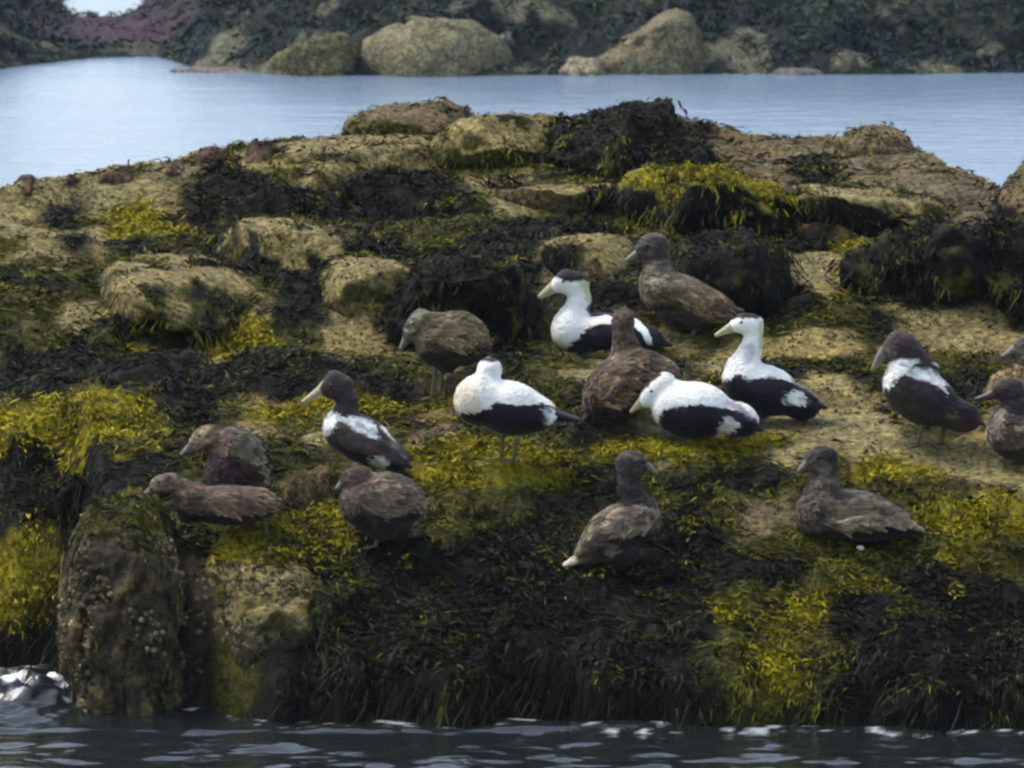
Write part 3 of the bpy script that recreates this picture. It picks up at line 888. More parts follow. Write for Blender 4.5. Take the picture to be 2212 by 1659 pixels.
def build_far():
    rng = np.random.default_rng(21)
    nzf = fbm(P3(FGX, FGY), 0.5, 3, 120)
    C = np.where(nzf[..., None] > 0.2, np.array(lin(50, 55, 46)), np.array(lin(30, 37, 36)))
    stones = fbm(P3(FGX, FGY), 0.42, 2, 131) > 0.36
    C = np.where(stones[..., None], np.array(lin(98, 98, 80)), C)
    dip = sstep(0.5, 0.2, FH)[..., None] * (np.abs(FGX + 3.4) < 1.6)[..., None] * sstep(68.5, 69.5, FGY)[..., None]
    C = C * (1 - dip) + np.array(lin(72, 54, 66)) * dip
    o = mesh_obj('far_shore', np.stack([FGX, FGY, FH], -1).reshape(-1, 3), grid_faces(len(FXS), len(FYS)), M_ROCK, cols=C.reshape(-1, 3))
    tag(o, kind='structure')
    spots = []
    for i, (u0, u1, vt, vb, ry, p, D, c, lab) in enumerate(FAR):
        uc = 0.5 * (u0 + u1)
        S = px_per_m(D)
        top = at(uc, vt, D)
        bot = at(uc, vb, D - ry)
        rx = 0.5 * (u1 - u0) / S
        zc = min(bot[2], top[2] - 0.08) if i != 4 else bot[2]
        V, F = boulder_shape((top[0], D, zc), (rx, ry, top[2] - zc), p, 0.1, 0.0, i + 60, level=5, rough=2)
        if i == 4:                                      # rises to the right, square end, like a leaning slab
            t = (V[:, 0] - V[:, 0].min()) / (V[:, 0].max() - V[:, 0].min())
            V[:, 2] = zc + (V[:, 2] - zc) * (0.12 + 0.95 * t)
        o_c = V.mean(0)
        b = mesh_obj('boulder' if rx > 0.3 else 'stone', V - o_c, F, M_ROCK, cols=np.tile(np.array(lin(*c)), (len(V), 1)))
        b.location = o_c
        tag(b, lab, 'boulder' if rx > 0.3 else 'stone', 'rocks of the far shore')
        spots.append((top[0], D, rx, ry))
    meshes = [(np.stack([FGX, FGY, FH], -1).reshape(-1, 3), grid_faces(len(FXS), len(FYS)))]
    P, N, _ = area_seeds(40000, meshes, rng)
    ok = (P[:, 2] > 0.0) & (P[:, 1] < 75) & (np.abs(P[:, 0]) < 8.6)
    u = 1106 + P[:, 0] * px_per_m(68)
    ok &= ~((u > 90) & (u < 560) & (P[:, 1] > 69.3) & (rng.random(len(P)) < 0.8))
    for (x, y, rx, ry) in spots:
        ok &= ~((np.abs(P[:, 0] - x) < rx * 0.75) & (P[:, 1] < y - 0.2) & (P[:, 1] > y - ry - 0.3))
    ok &= ~((fbm(P3(P[:, 0], P[:, 1]), 0.42, 2, 131) > 0.36) & (rng.random(len(P)) < 0.85))
    P = np.repeat(P[ok], 3, 0)
    n = len(P)
    P[:, :2] += rng.normal(0, 0.07, (n, 2))
    P[:, 2] = fhs(P[:, 0], P[:, 1])
    C = mat_colours(P * 0.3, [(20, 29, 34), (26, 38, 44), (32, 46, 50), (42, 56, 54), (58, 68, 58), (74, 82, 66)], rng, 9)  # blue of distant haze mixed into the weed colours
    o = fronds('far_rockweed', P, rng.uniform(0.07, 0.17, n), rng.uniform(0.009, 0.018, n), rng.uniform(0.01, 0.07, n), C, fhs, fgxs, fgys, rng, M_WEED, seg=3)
    tag(o, 'dark green rockweed tinted haze blue, covering the far shore', 'seaweed', kind='stuff')
    print('far fronds', n)

# ================================================================ the sea
def build_sea():
    ys = np.concatenate([[2.0, 12.0, 20.0], np.arange(24, 27.4, 0.10), np.arange(27.4, 31.0, 0.016), np.arange(31.0, 36, 0.25), np.arange(36, 70, 0.12), np.arange(70, 90, 0.5),
                         np.geomspace(90, 5000, 40)])
    xs = np.concatenate([-np.geomspace(2500, 10, 24), np.arange(-9, -2.8, 0.15), np.arange(-2.8, 2.8, 0.022), np.arange(2.8, 9.01, 0.15), np.geomspace(10, 2500, 24)])
    X, Y = np.meshgrid(xs, ys)
    near = sstep(25, 27.5, Y) * (1 - sstep(31, 33, Y))
    mid = sstep(34, 37, Y) * (1 - sstep(75, 100, Y))
    z = near * (0.026 * fbm(P3(X * 0.40, Y + 0.20 * X), 0.42, 3, 201) + 0.015 * fbm(P3(X * 0.60, Y - 0.15 * X), 0.14, 3, 202))
    z = z + mid * (0.012 * fbm(P3(X * 0.4, Y), 1.3, 3, 203))
    # small wave running into the left corner
    c = at(60, 1530, 29.55)
    bump = np.exp(-((X - c[0]) / 0.34) ** 2 - ((Y - 29.45) / 0.22) ** 2)
    z = z + 0.13 * bump * (0.8 + 0.6 * fbm(P3(X, Y), 0.12, 3, 204) + 0.35 * fbm(P3(X, Y), 0.045, 2, 208))
    ln = 0.02 * near * np.exp(-((Y - 28.72 - 0.08 * np.sin(X * 1.7)) / 0.05) ** 2)
    z = z + ln
    fo = fbm(P3(X, Y * 0.6), 0.07, 3, 205) + 0.6 * fbm(P3(X, Y), 0.2, 2, 206)
    edge = np.exp(-((X - c[0]) / 0.36) ** 2 - ((Y - 29.72) / 0.2) ** 2) + 0.5 * bump
    foam = np.clip((fo * 0.9 + edge * 1.0 - 0.50) * 4, 0, 1) * sstep(0.2, 0.45, edge)
    g = hs(X, Y)
    rim = (g > -0.25) & (g < 0.02) & (Y < 31) & (Y > 28.4) & (np.abs(X) < 3.4)
    foam = np.maximum(foam, np.where(rim, np.clip((fbm(P3(X * 0.8, Y), 0.05, 3, 207) - 0.22) * 2.0, 0, 0.5), 0))
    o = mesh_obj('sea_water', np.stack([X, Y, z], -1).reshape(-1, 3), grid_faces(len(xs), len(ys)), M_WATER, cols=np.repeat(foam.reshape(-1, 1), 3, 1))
    tag(o, kind='structure')
# ================================================================ eiders
M_HEN = plumage_material('hen_plumage', 0.45)
M_DRAKE = plumage_material('drake_plumage', 0.08, 0.65)
M_YOUNG = plumage_material('young_drake_plumage', 0.28, 0.7)
M_BILL_PALE = plain_material('pale_bill', lin(168, 160, 124), 0.5)
M_BILL_GREY = plain_material('grey_bill', lin(112, 108, 98), 0.45)
M_BILL_DARK = plain_material('dark_bill', lin(52, 50, 48), 0.45)
M_EYE = plain_material('dark_eye', (0.012, 0.009, 0.008), 0.12, 0.6)
M_LEG = plain_material('olive_leg', lin(86, 80, 56), 0.55)

def smin(a, b, k):
    h = np.clip(0.5 + 0.5 * (b - a) / k, 0, 1)
    return b * (1 - h) + a * h - k * h * (1 - h)
MOTTLE = {'hen_plumage': 1.0, 'young_drake_plumage': 0.55}
class Bird:
    """A bird laid out in its own side plane: X along the plane, Y across the body, Z up; survey pixels are turned to metres."""
    def __init__(s, foot, yaw=0.0, D=None):
        s.u0, s.v0 = foot
        p = cast(foot[0], foot[1], hs) if D is None else at(foot[0], foot[1], D)
        s.pos = p
        s.S = float(px_per_m(p[1], p[2]))
        s.prims = []
        s.yaw = math.radians(yaw)
    def q(s, u, v):
        return (u - s.u0) / s.S, (s.v0 - v) / s.S
    def ell(s, u, v, ru, rv, rw, ang=0, dy=0.0, k=14):
        x, z = s.q(u, v)
        s.prims.append(('e', np.array([x, dy, z]), np.array([ru, rw, rv]) / s.S, math.radians(ang), k / s.S))
    def cone(s, u1, v1, r1, u2, v2, r2, dy1=0.0, dy2=0.0, k=12):
        x1, z1 = s.q(u1, v1)
        x2, z2 = s.q(u2, v2)
        s.prims.append(('c', np.array([x1, dy1, z1]), np.array([x2, dy2, z2]), (r1 / s.S, r2 / s.S), k / s.S))
    def sdf(s, P):
        r = None
        for pr in s.prims:
            if pr[0] == 'e':
                _, c, a, ang, k = pr
                q = P - c
                ca, sa = math.cos(ang), math.sin(ang)
                q = np.stack([q[..., 0] * ca + q[..., 2] * sa, q[..., 1], -q[..., 0] * sa + q[..., 2] * ca], -1)
                k0 = np.linalg.norm(q / a, axis=-1)
                k1 = np.linalg.norm(q / (a * a), axis=-1) + 1e-9
                d = k0 * (k0 - 1) / k1
            else:
                _, a, b, (r1, r2), k = pr
                ba = b - a
                t = np.clip(((P - a) @ ba) / (ba @ ba), 0, 1)
                d = np.linalg.norm(P - a - t[..., None] * ba, axis=-1) - (r1 + (r2 - r1) * t)
            r = d if r is None else smin(r, d, k)
        return r
    def bounds(s):
        lo, hi = np.full(3, 9.0), np.full(3, -9.0)
        for pr in s.prims:
            if pr[0] == 'e':
                m = pr[2].max()
                ext = np.array([m, pr[2][1], m])
                lo, hi = np.minimum(lo, pr[1] - ext), np.maximum(hi, pr[1] + ext)
            else:
                for p, r in ((pr[1], pr[3][0]), (pr[2], pr[3][1])):
                    lo, hi = np.minimum(lo, p - r), np.maximum(hi, p + r)
        return lo - 0.02, hi + 0.02
    def surface(s, h=0.0062):
        lo, hi = s.bounds()
        n = np.ceil((hi - lo) / h).astype(int) + 1
        ax = [lo[i] + h * np.arange(n[i]) for i in range(3)]
        G = np.stack(np.meshgrid(*ax, indexing='ij'), -1)
        D = s.sdf(G.reshape(-1, 3)).reshape(n)
        ins = D < 0
        cnt = np.zeros(n - 1, int)
        for a in (0, 1):
            for b in (0, 1):
                for c in (0, 1):
                    cnt += ins[a:n[0] - 1 + a, b:n[1] - 1 + b, c:n[2] - 1 + c]
        act = (cnt > 0) & (cnt < 8)
        idx = np.full(n - 1, -1)
        cells = np.argwhere(act)
        idx[act] = np.arange(len(cells))
        V = lo + (cells + 0.5) * h
        for _ in range(4):                              # pull the cell centres onto the surface
            d = s.sdf(V)
            e = 0.0015
            g = np.stack([s.sdf(V + np.eye(3)[i] * e) - d for i in range(3)], -1) / e
            g /= np.linalg.norm(g, axis=1)[:, None] + 1e-9
            V = V - g * np.clip(d, -h, h)[:, None]
        F = []
        for axis in range(3):
            sl0 = [slice(None)] * 3
            sl1 = [slice(None)] * 3
            sl0[axis], sl1[axis] = slice(0, n[axis] - 1), slice(1, n[axis])
            a, b = ins[tuple(sl0)], ins[tuple(sl1)]
            e = np.argwhere(a != b)
            o1, o2 = [i for i in range(3) if i != axis]
            e = e[(e[:, o1] > 0) & (e[:, o2] > 0) & (e[:, o1] < n[o1] - 1) & (e[:, o2] < n[o2] - 1)]
            flip = a[tuple(e.T)]
            def cell(d1, d2):
                c = e.copy()
                c[:, o1] -= d1
                c[:, o2] -= d2
                return idx[tuple(c.T)]
            qd = np.stack([cell(1, 1), cell(0, 1), cell(0, 0), cell(1, 0)], 1)
            if axis == 1:
                flip = ~flip
            qd[~flip] = qd[~flip][:, ::-1]
            F.append(qd)
        return V, np.concatenate(F)
    def uv(s, V):
        return s.u0 + V[:, 0] * s.S, s.v0 - V[:, 2] * s.S
    def paint(s, V, base, marks, soft=2.2, seed=0, hen=False):
        u, v = s.uv(V)
        n = P3(u, v, 0) 
        ju = u + soft * vnoise(np.stack([u / 7, v / 7, V[:, 1] * 40], -1), seed)
        jv = v + soft * vnoise(np.stack([u / 7, v / 7, V[:, 1] * 40], -1), seed + 1)
        C = np.zeros((len(V), 3))
        offs = [(1.6 * math.cos(k * 1.257), 1.6 * math.sin(k * 1.257)) for k in range(5)]
        for ou, ov in offs:                             # feathered borders
            c1 = np.tile(np.array(lin(*base)), (len(V), 1))
            for m in marks:
                col, poly = m[0], m[1]
                c1[in_poly(ju + ou, jv + ov, poly)] = lin(*col)
            C += c1 / len(offs)
        if hen:                                         # pale fringed feathers in rows
            x, z = V[:, 0], V[:, 2]
            r1 = vnoise(np.stack([x * 20 + z * 8, z * 48 - x * 10, V[:, 1] * 30], -1), seed + 7)
            r2 = vnoise(np.stack([x * 60 + z * 30, z * 95 - x * 30, V[:, 1] * 60], -1), seed + 8)
            row = np.sin((z + 0.30 * x) * 2 * np.pi / 0.024 + 2.2 * vnoise(np.stack([x * 14, z * 14, V[:, 1] * 14], -1), seed + 9))
            low = np.clip(0.5 + 0.5 * row, 0, 1) ** 2
            C = C * (0.86 + 0.42 * hen * low)[:, None]
            C = C * np.clip(1 + hen * (0.75 * r1 + 0.55 * r2), 0.25, 2.5)[:, None]
        return C
    def lateral(s, x, z, side):
        """how far out the body reaches at (x, z) on one side"""
        y = np.full(len(x), side * 0.22)
        for _ in range(30):
            d = s.sdf(np.stack([x, y, z], -1))
            y = y - side * np.clip(d, -0.01, 0.03) * 0.9
            y = np.where(side * y < 0.012, side * 0.012, y)
        return y
    def patch(s, name, outline, side, base, marks, mat, root, rise=0.012, seed=0, rings=9, n=56):
        O = np.array([s.q(*p) for p in outline])
        seg = np.linalg.norm(np.roll(O, -1, 0) - O, axis=1)
        t = np.concatenate([[0], np.cumsum(seg)])
        tt = np.linspace(0, t[-1], n, endpoint=False)
        B = np.stack([np.interp(tt, t, np.append(O[:, k], O[0, k])) for k in (0, 1)], -1)
        for _ in range(2):
            B = (B * 2 + np.roll(B, 1, 0) + np.roll(B, -1, 0)) / 4
        c = B.mean(0)
        R = np.linspace(0, 1, rings)
        P = c + (B - c)[None] * R[:, None, None]
        x, z = P[..., 0].ravel(), P[..., 1].ravel()
        y = s.lateral(x, z, side).reshape(rings, n)
        y = (y + np.roll(y, 1, 1) + np.roll(y, -1, 1)) / 3
        off = np.where(R < 0.995, 0.004 + rise * (1 - R ** 4), -0.006)[:, None]
        y = y + side * off
        V = np.stack([x, y.ravel(), z], -1)
        i = np.arange(n)
        F = np.concatenate([np.stack([r * n + i, r * n + (i + 1) % n, (r + 1) * n + (i + 1) % n, (r + 1) * n + i], 1) for r in range(rings - 1)])
        if side > 0:
            F = F[:, ::-1]
        return mesh_obj(name, V, F, mat, root, cols=s.paint(V, base, marks, seed=seed + 5, hen=MOTTLE.get(mat.name, 0)))
    def loft(s, name, pts, mat, root, base=None, marks=(), n=14, sub=5):
        """pts: (u, v, half height, half width, dy)"""
        A = []
        for p in pts:
            x, z = s.q(p[0], p[1])
            A.append((x, p[4] if len(p) > 4 else 0.0, z, p[2] / s.S, p[3] / s.S))
        A = np.array(A)
        t = np.arange(len(A))
        tt = np.linspace(0, len(A) - 1, (len(A) - 1) * sub + 1)
        A = np.stack([np.interp(tt, t, A[:, k]) for k in range(5)], -1)
        for _ in range(2):
            A[1:-1] = (A[1:-1] * 2 + A[:-2] + A[2:]) / 4
        T = np.gradient(A[:, :3], axis=0)
        T /= np.linalg.norm(T, axis=1)[:, None] + 1e-9
        ly = np.array([0, 1.0, 0])
        lat = ly - T * (T @ ly)[:, None]
        nl = np.linalg.norm(lat, axis=1)[:, None]
        lat = np.where(nl > 0.25, lat / (nl + 1e-9), np.array([1.0, 0, 0]))
        up = np.cross(lat, T)
        a = np.linspace(0, 2 * np.pi, n, endpoint=False)
        V = A[:, None, :3] + lat[:, None] * (np.cos(a)[None, :, None] * A[:, 4][:, None, None]) + up[:, None] * (np.sin(a)[None, :, None] * A[:, 3][:, None, None])
        m = len(A)
        V = np.concatenate([V.reshape(-1, 3), A[:1, :3] - T[:1] * A[0, 3] * 0.4, A[-1:, :3] + T[-1:] * A[-1, 3] * 0.5])
        i = np.arange(n)
        F = [np.stack([r * n + i, r * n + (i + 1) % n, (r + 1) * n + (i + 1) % n, (r + 1) * n + i], 1) for r in range(m - 1)]
        F.append(np.stack([np.full(n, m * n), (i + 1) % n, i, i], 1))
        F.append(np.stack([np.full(n, m * n + 1), (m - 1) * n + i, (m - 1) * n + (i + 1) % n, (m - 1) * n + (i + 1) % n], 1))
        quads = np.concatenate(F[:-2])
        tr = np.concatenate(F[-2:])[:, :3]
        allt = np.concatenate([quads[:, :3], quads[:, [0, 2, 3]], tr])
        cols = s.paint(V, base, marks, hen=MOTTLE.get(mat.name, 0)) if base else None
        return mesh_obj(name, V, allt, mat, root, cols=cols)
    def eye(s, u, v, side, root, r=0.0066, dy=None):
        x, z = s.q(u, v)
        y = s.lateral(np.array([x]), np.array([z]), side)[0] if dy is None else dy
        V, F = ICO[2]
        return mesh_obj('eye', V * r + np.array([x, y + side * r * 0.15, z]), F, M_EYE, root)
    def leg(s, u1, v1, u2, v2, dy, root, fwd=-1):
        g = s.loft('leg', [(u1, v1, 6, 6, dy), (0.6 * u1 + 0.4 * u2, 0.5 * (v1 + v2), 4.6, 4.6, dy), (u2, v2, 4.6, 4.6, dy)], M_LEG, root)
        x, z = s.q(u2, v2)
        k = 1.0 / s.S
        V, F = [], []
        L = 26 * k
        toes = [(-0.5, 0.95), (0.0, 1.08), (0.5, 0.92)]
        top = [(x - fwd * 3 * k, dy, z + 4 * k)]
        for a, l in toes:
            top.append((x + fwd * L * l * math.cos(a), dy + L * l * math.sin(a), z - 1.5 * k))
        mids = [(x + fwd * L * 0.8 * math.cos(a), dy + L * 0.8 * math.sin(a), z - 1.5 * k) for a in (-0.26, 0.26)]
        ring = [top[0], top[1], mids[0], top[2], mids[1], top[3]]
        V = ring + [(p[0], p[1], p[2] - 4 * k) for p in ring]
        F = [[0, 1, 2], [0, 2, 3], [0, 3, 4], [0, 4, 5], [6, 8, 7], [6, 9, 8], [6, 10, 9], [6, 11, 10]]
        for i in range(6):
            j = (i + 1) % 6
            F += [[i, i + 6, j + 6], [i, j + 6, j]]
        f = mesh_obj('foot', np.array(V), np.array(F), M_LEG, g, smooth=False)
        return g

WHITE, CREAM, PINK = (240, 240, 232), (226, 214, 192), (240, 226, 220)
BLACK, CAP, GREEN = (22, 18, 30), (24, 16, 24), (204, 208, 168)
BRN, BRN_D, BRN_L, BRN_P = (84, 70, 60), (40, 33, 28), (122, 108, 92), (150, 136, 116)  # BRN_D: dark tails, and underside shade painted on the hens' bellies

def finish(s, name, label, group, hen, base, marks, wing=None, wingbase=None, tail=None, tailcol=None, bill=None, billmat=None, eyes=None, legs=(), seed=0, wing2=None, wing2base=None, dirx=-1):
    root = bpy.data.objects.new(name, None)
    COL.objects.link(root)
    root.location = s.pos
    root.rotation_euler = (0, 0, s.yaw)
    root.empty_display_size = 0.1
    tag(root, label, 'duck', group)
    mat = M_HEN if hen is True else M_YOUNG if hen else M_DRAKE
    if bill:                                            # wedge of feathering running down on to the bill
        (a, b0, h0, w0), (a1, b1, h1, w1) = bill[0][:4], bill[1][:4]
        d0 = bill[0][4] if len(bill[0]) > 4 else 0.0
        d1 = bill[1][4] if len(bill[1]) > 4 else 0.0
        s.cone(a - (a1 - a) * 0.5, b0 - (b1 - b0) * 0.5, h0 * 1.3, a * 0.35 + a1 * 0.65, b0 * 0.35 + b1 * 0.65, h1 * 1.0, d0, d0 * 0.35 + d1 * 0.65, k=8)
    V, F = s.surface()
    # loose feather edges
    V = V + (0.0022 if hen else 0.0009) * np.stack([vnoise(V * 70, seed + i) for i in range(3)], -1)
    mott = MOTTLE.get(mat.name, 0)
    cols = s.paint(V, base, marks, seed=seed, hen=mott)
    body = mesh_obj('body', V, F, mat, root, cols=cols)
    head = None
    if bill:
        hx, hz = s.q(bill[0][0], bill[0][1])
        head = (np.array([hx - dirx * 0.03, bill[0][4] if len(bill[0]) > 4 else 0.0, hz + 0.01]), 0.055)
    feather_coat(s, V, F, cols, mat, body, dirx, mott, seed, 1500 if mott >= 1 else 2000, 0.030 if mott >= 1 else 0.017, 0.017 if mott >= 1 else 0.012, clear=head)
    if wing:
        for side in (-1, 1):
            w = s.patch('wing', wing, side, wingbase or base, marks, mat, root, seed=seed)
            wv = np.array([v.co[:] for v in w.data.vertices])
            wf = np.array([p.vertices[:] for p in w.data.polygons])
            feather_coat(s, wv, wf, s.paint(wv, wingbase or base, marks, seed=seed + 5, hen=mott), mat, w, dirx, mott, seed + 40 + side, 170 if mott >= 1 else 220, 0.055 if mott >= 1 else 0.034, 0.016 if mott >= 1 else 0.011, wing=True)
            if wing2:
                s.patch('wing_tip', wing2, side, wing2base or base, (), mat, w, rise=0.026, seed=seed + 3)
    if tail:
        s.loft('tail', tail, mat, root, base=tailcol or base)
    if bill:
        s.loft('bill', bill, billmat, root)
    if eyes:
        for e in eyes:
            s.eye(*e, root)
    for (a, b, c, d, dy) in legs:
        s.leg(a, b, c, d, dy, root, dirx)
    return root

def feather_coat(s, V, F, cols, mat, root, fwd, hen, seed, n, length, width, wing=False, clear=None):
    rng = np.random.default_rng(900 + seed)
    if F.shape[1] == 4:
        F = np.concatenate([F[:, :3], F[:, [0, 2, 3]]])
    t = V[F]
    cr = np.cross(t[:, 1] - t[:, 0], t[:, 2] - t[:, 0])
    a = np.linalg.norm(cr, axis=1)
    k = rng.choice(len(F), n, p=a / a.sum())
    r1, r2 = np.sqrt(rng.random(n)), rng.random(n)
    w = np.stack([1 - r1, r1 * (1 - r2), r1 * r2], -1)[..., None]
    P = (t[k] * w).sum(1)
    C = (cols[F[k]] * w).sum(1)
    e = 0.002                                           # outward from the body
    N = np.stack([s.sdf(P + np.eye(3)[i] * e) - s.sdf(P - np.eye(3)[i] * e) for i in range(3)], -1)
    N /= np.linalg.norm(N, axis=1)[:, None] + 1e-9
    T = np.tile(np.array([-fwd * 1.0, 0.0, -0.30]), (n, 1)) + rng.normal(0, 0.22, (n, 3))
    T -= N * (T * N).sum(1)[:, None]
    T /= np.linalg.norm(T, axis=1)[:, None] + 1e-9
    B = np.cross(N, T)
    L = rng.uniform(0.75, 1.25, n) * length
    W = rng.uniform(0.8, 1.2, n) * width
    if clear is not None:                               # short close feathers on the head
        hd = np.linalg.norm((P - clear[0]) * np.array([1, 0.8, 1]), axis=1) / clear[1]
        f = np.clip((hd - 0.6) / 1.6, 0.30, 1)
        L, W = L * f, W * f
    base = 0.004 if wing else 0.0
    rows = [(-0.35, 0.55, -0.002), (0.15, 1.0, 0.0016), (0.65, 0.85, 0.0030), (0.95, 0.35, 0.0034)]
    G, K = [], []
    tone = rng.uniform(0.84, 1.16, n) if hen else rng.uniform(0.95, 1.05, n)
    fringe = np.array([0.82, 0.76, 0.95, 1.42]) if hen >= 1 else np.array([0.92, 0.90, 1.0, 1.3]) if hen else np.array([0.96, 0.97, 1.0, 1.04])
    for (a_, wd, up), fr in zip(rows, fringe):
        c = P + T * (L * a_)[:, None] + N * (up * (0.85 if hen >= 1 else 0.35) + base)
        G += [c - B * (W * wd * 0.5)[:, None], c + B * (W * wd * 0.5)[:, None]]
        col = C * (tone * fr)[:, None]
        K += [col, col]
    G = np.stack(G, 1).reshape(-1, 3)
    K = np.stack(K, 1).reshape(-1, 3)
    q = np.array([[0, 1, 3, 2], [2, 3, 5, 4], [4, 5, 7, 6]])
    FF = (np.arange(n)[:, None, None] * 8 + q[None]).reshape(-1, 4)
    o = mesh_obj('feathers', G, FF, mat, root, cols=np.clip(K, 0, 0.85))
    o['kind'] = 'stuff'
    return o

DRAKES, HENS = 'drake eiders resting on the weedy islet', 'hen eiders resting on the weedy islet'
_make = []
def bird(foot, yaw=0.0, D=None, r=0.17):
    b = Bird(foot, yaw, D)
    BIRD_SPOTS.append((b.pos[0], b.pos[1], r))
    return b

# --- drake with its head turned away, standing (white back, black belly)
b = bird((1100, 998))
b.ell(1036, 862, 56, 54, 56, 20)
b.ell(1100, 880, 84, 58, 62, -14)
b.ell(1160, 892, 44, 36, 44, -14)
b.cone(1046, 836, 30, 1056, 806, 23, 0.0, 0.02)
b.ell(1058, 796, 25, 23, 36, 0, 0.035)
finish(b, 'eider_drake', 'white backed drake standing with black belly and its head turned away', DRAKES, False, WHITE,
  [(CREAM, [(970, 800), (1030, 835), (1040, 870), (1020, 886), (970, 900)]),
   (BLACK, [(960, 888), (985, 888), (1028, 885), (1054, 875), (1069, 858), (1087, 882), (1113, 888), (1143, 872), (1169, 866), (1190, 872), (1230, 890), (1230, 1000), (960, 1000)]),
   (WHITE, [(1168, 880), (1190, 876), (1198, 896), (1192, 914), (1176, 914), (1166, 900)]),
   (CAP, [(1020, 760), (1100, 760), (1100, 779), (1070, 781), (1034, 780)]),
   ((206, 202, 186), [(1040, 800), (1046, 798), (1044, 836), (1034, 840)])],
  wing=[(1070, 862), (1100, 874), (1150, 868), (1184, 878), (1196, 892), (1160, 902), (1105, 898), (1078, 886)], wingbase=BLACK,
  tail=[(1165, 892, 22, 30), (1205, 898, 13, 26), (1250, 906, 4, 18)], tailcol=BLACK,
  bill=[(1058, 790, 13, 12, 0.075), (1056, 784, 8, 9, 0.12), (1055, 782, 4, 7, 0.15)], billmat=M_BILL_PALE,
  legs=[(1117, 945, 1108, 994, -0.03), (1086, 940, 1084, 992, 0.05)], seed=1)

# --- drake sitting high with raised white neck
b = bird((1300, 768))
b.ell(1236, 714, 46, 48, 52, 0)
b.ell(1310, 722, 92, 46, 62, -5)
b.ell(1390, 730, 44, 30, 42, -12)
b.cone(1240, 690, 36, 1252, 645, 22)
b.cone(1252, 645, 22, 1247, 616, 22)
b.ell(1232, 610, 38, 25, 24, 6)
finish(b, 'eider_drake', 'drake sitting upright with raised white neck, black cap and pale bill', DRAKES, False, WHITE,
  [(GREEN, [(1246, 606), (1280, 600), (1280, 650), (1262, 650), (1258, 622)]),
   (CAP, [(1186, 604), (1200, 598), (1230, 606), (1262, 604), (1280, 610), (1270, 560), (1180, 560)]),
   (BLACK, [(1214, 752), (1236, 730), (1262, 708), (1290, 692), (1270, 676), (1262, 660), (1300, 640), (1460, 660), (1470, 800), (1210, 800)]),
   (CREAM, [(1180, 715), (1210, 730), (1232, 735), (1214, 756), (1180, 756)])],
  wing=[(1268, 712), (1296, 690), (1340, 686), (1390, 706), (1420, 726), (1380, 744), (1310, 742), (1272, 732)], wingbase=(34, 26, 38),
  tail=[(1395, 730, 22, 28), (1425, 738, 11, 22), (1452, 746, 4, 14)], tailcol=BLACK,
  bill=[(1212, 610, 17, 13), (1190, 624, 12, 11), (1164, 642, 5, 8)], billmat=M_BILL_PALE,
  eyes=[(1216, 605, -1), (1216, 605, 1)], seed=2)
groot = [o for o in COL.objects if o.get('label', '').startswith('drake sitting upright')][0]
for side in (-1, 1):
    b.patch('tertial', [(1262, 684), (1285, 680), (1310, 676), (1332, 684), (1330, 698), (1300, 696), (1270, 704)], side, PINK, (), M_DRAKE, groot, rise=0.020)
    b.patch('rump_patch', [(1358, 684), (1376, 688), (1398, 706), (1412, 728), (1412, 744), (1396, 742), (1384, 716), (1362, 700)], side, WHITE, (), M_DRAKE, groot, rise=0.024)

# --- drake sitting with lowered head, front of the centre right pair
b = bird((1520, 956))
b.ell(1500, 886, 84, 62, 66, -6)
b.ell(1450, 878, 42, 48, 52, 0)
b.ell(1592, 906, 48, 38, 46, -18)
b.cone(1450, 850, 34, 1436, 832, 26)
b.ell(1420, 838, 36, 23, 24, 48)
b.ell(1400, 862, 20, 14, 16, 50)
finish(b, 'eider_drake', 'white backed drake sitting with lowered head and white flank spot', DRAKES, False, WHITE,
  [(CAP, [(1375, 862), (1392, 840), (1412, 818), (1430, 806), (1424, 800), (1395, 800), (1360, 850)]),
   (PINK, [(1412, 818), (1432, 806), (1440, 812), (1424, 836)]),
   (BLACK, [(1422, 896), (1432, 880), (1456, 871), (1502, 870), (1530, 878), (1548, 900), (1548, 960), (1410, 970), (1422, 915)]),
   (BLACK, [(1580, 894), (1600, 886), (1650, 920), (1650, 970), (1548, 970), (1546, 936), (1570, 938), (1584, 920)]),
   (WHITE, [(1548, 898), (1566, 892), (1582, 902), (1584, 922), (1572, 937), (1556, 935), (1546, 918)]),
   ((150, 142, 150), [(1562, 862), (1590, 866), (1630, 900), (1620, 906), (1585, 884)])],
  wing=[(1436, 884), (1470, 870), (1520, 868), (1556, 878), (1600, 888), (1630, 908), (1590, 914), (1548, 906), (1500, 916), (1450, 908)], wingbase=BLACK,
  tail=[(1598, 908, 22, 28), (1625, 918, 12, 24), (1648, 930, 4, 16)], tailcol=BLACK,
  bill=[(1398, 856, 15, 13), (1382, 872, 10, 10), (1362, 890, 4, 7)], billmat=M_BILL_PALE,
  eyes=[(1406, 842, -1), (1406, 842, 1)], seed=3)

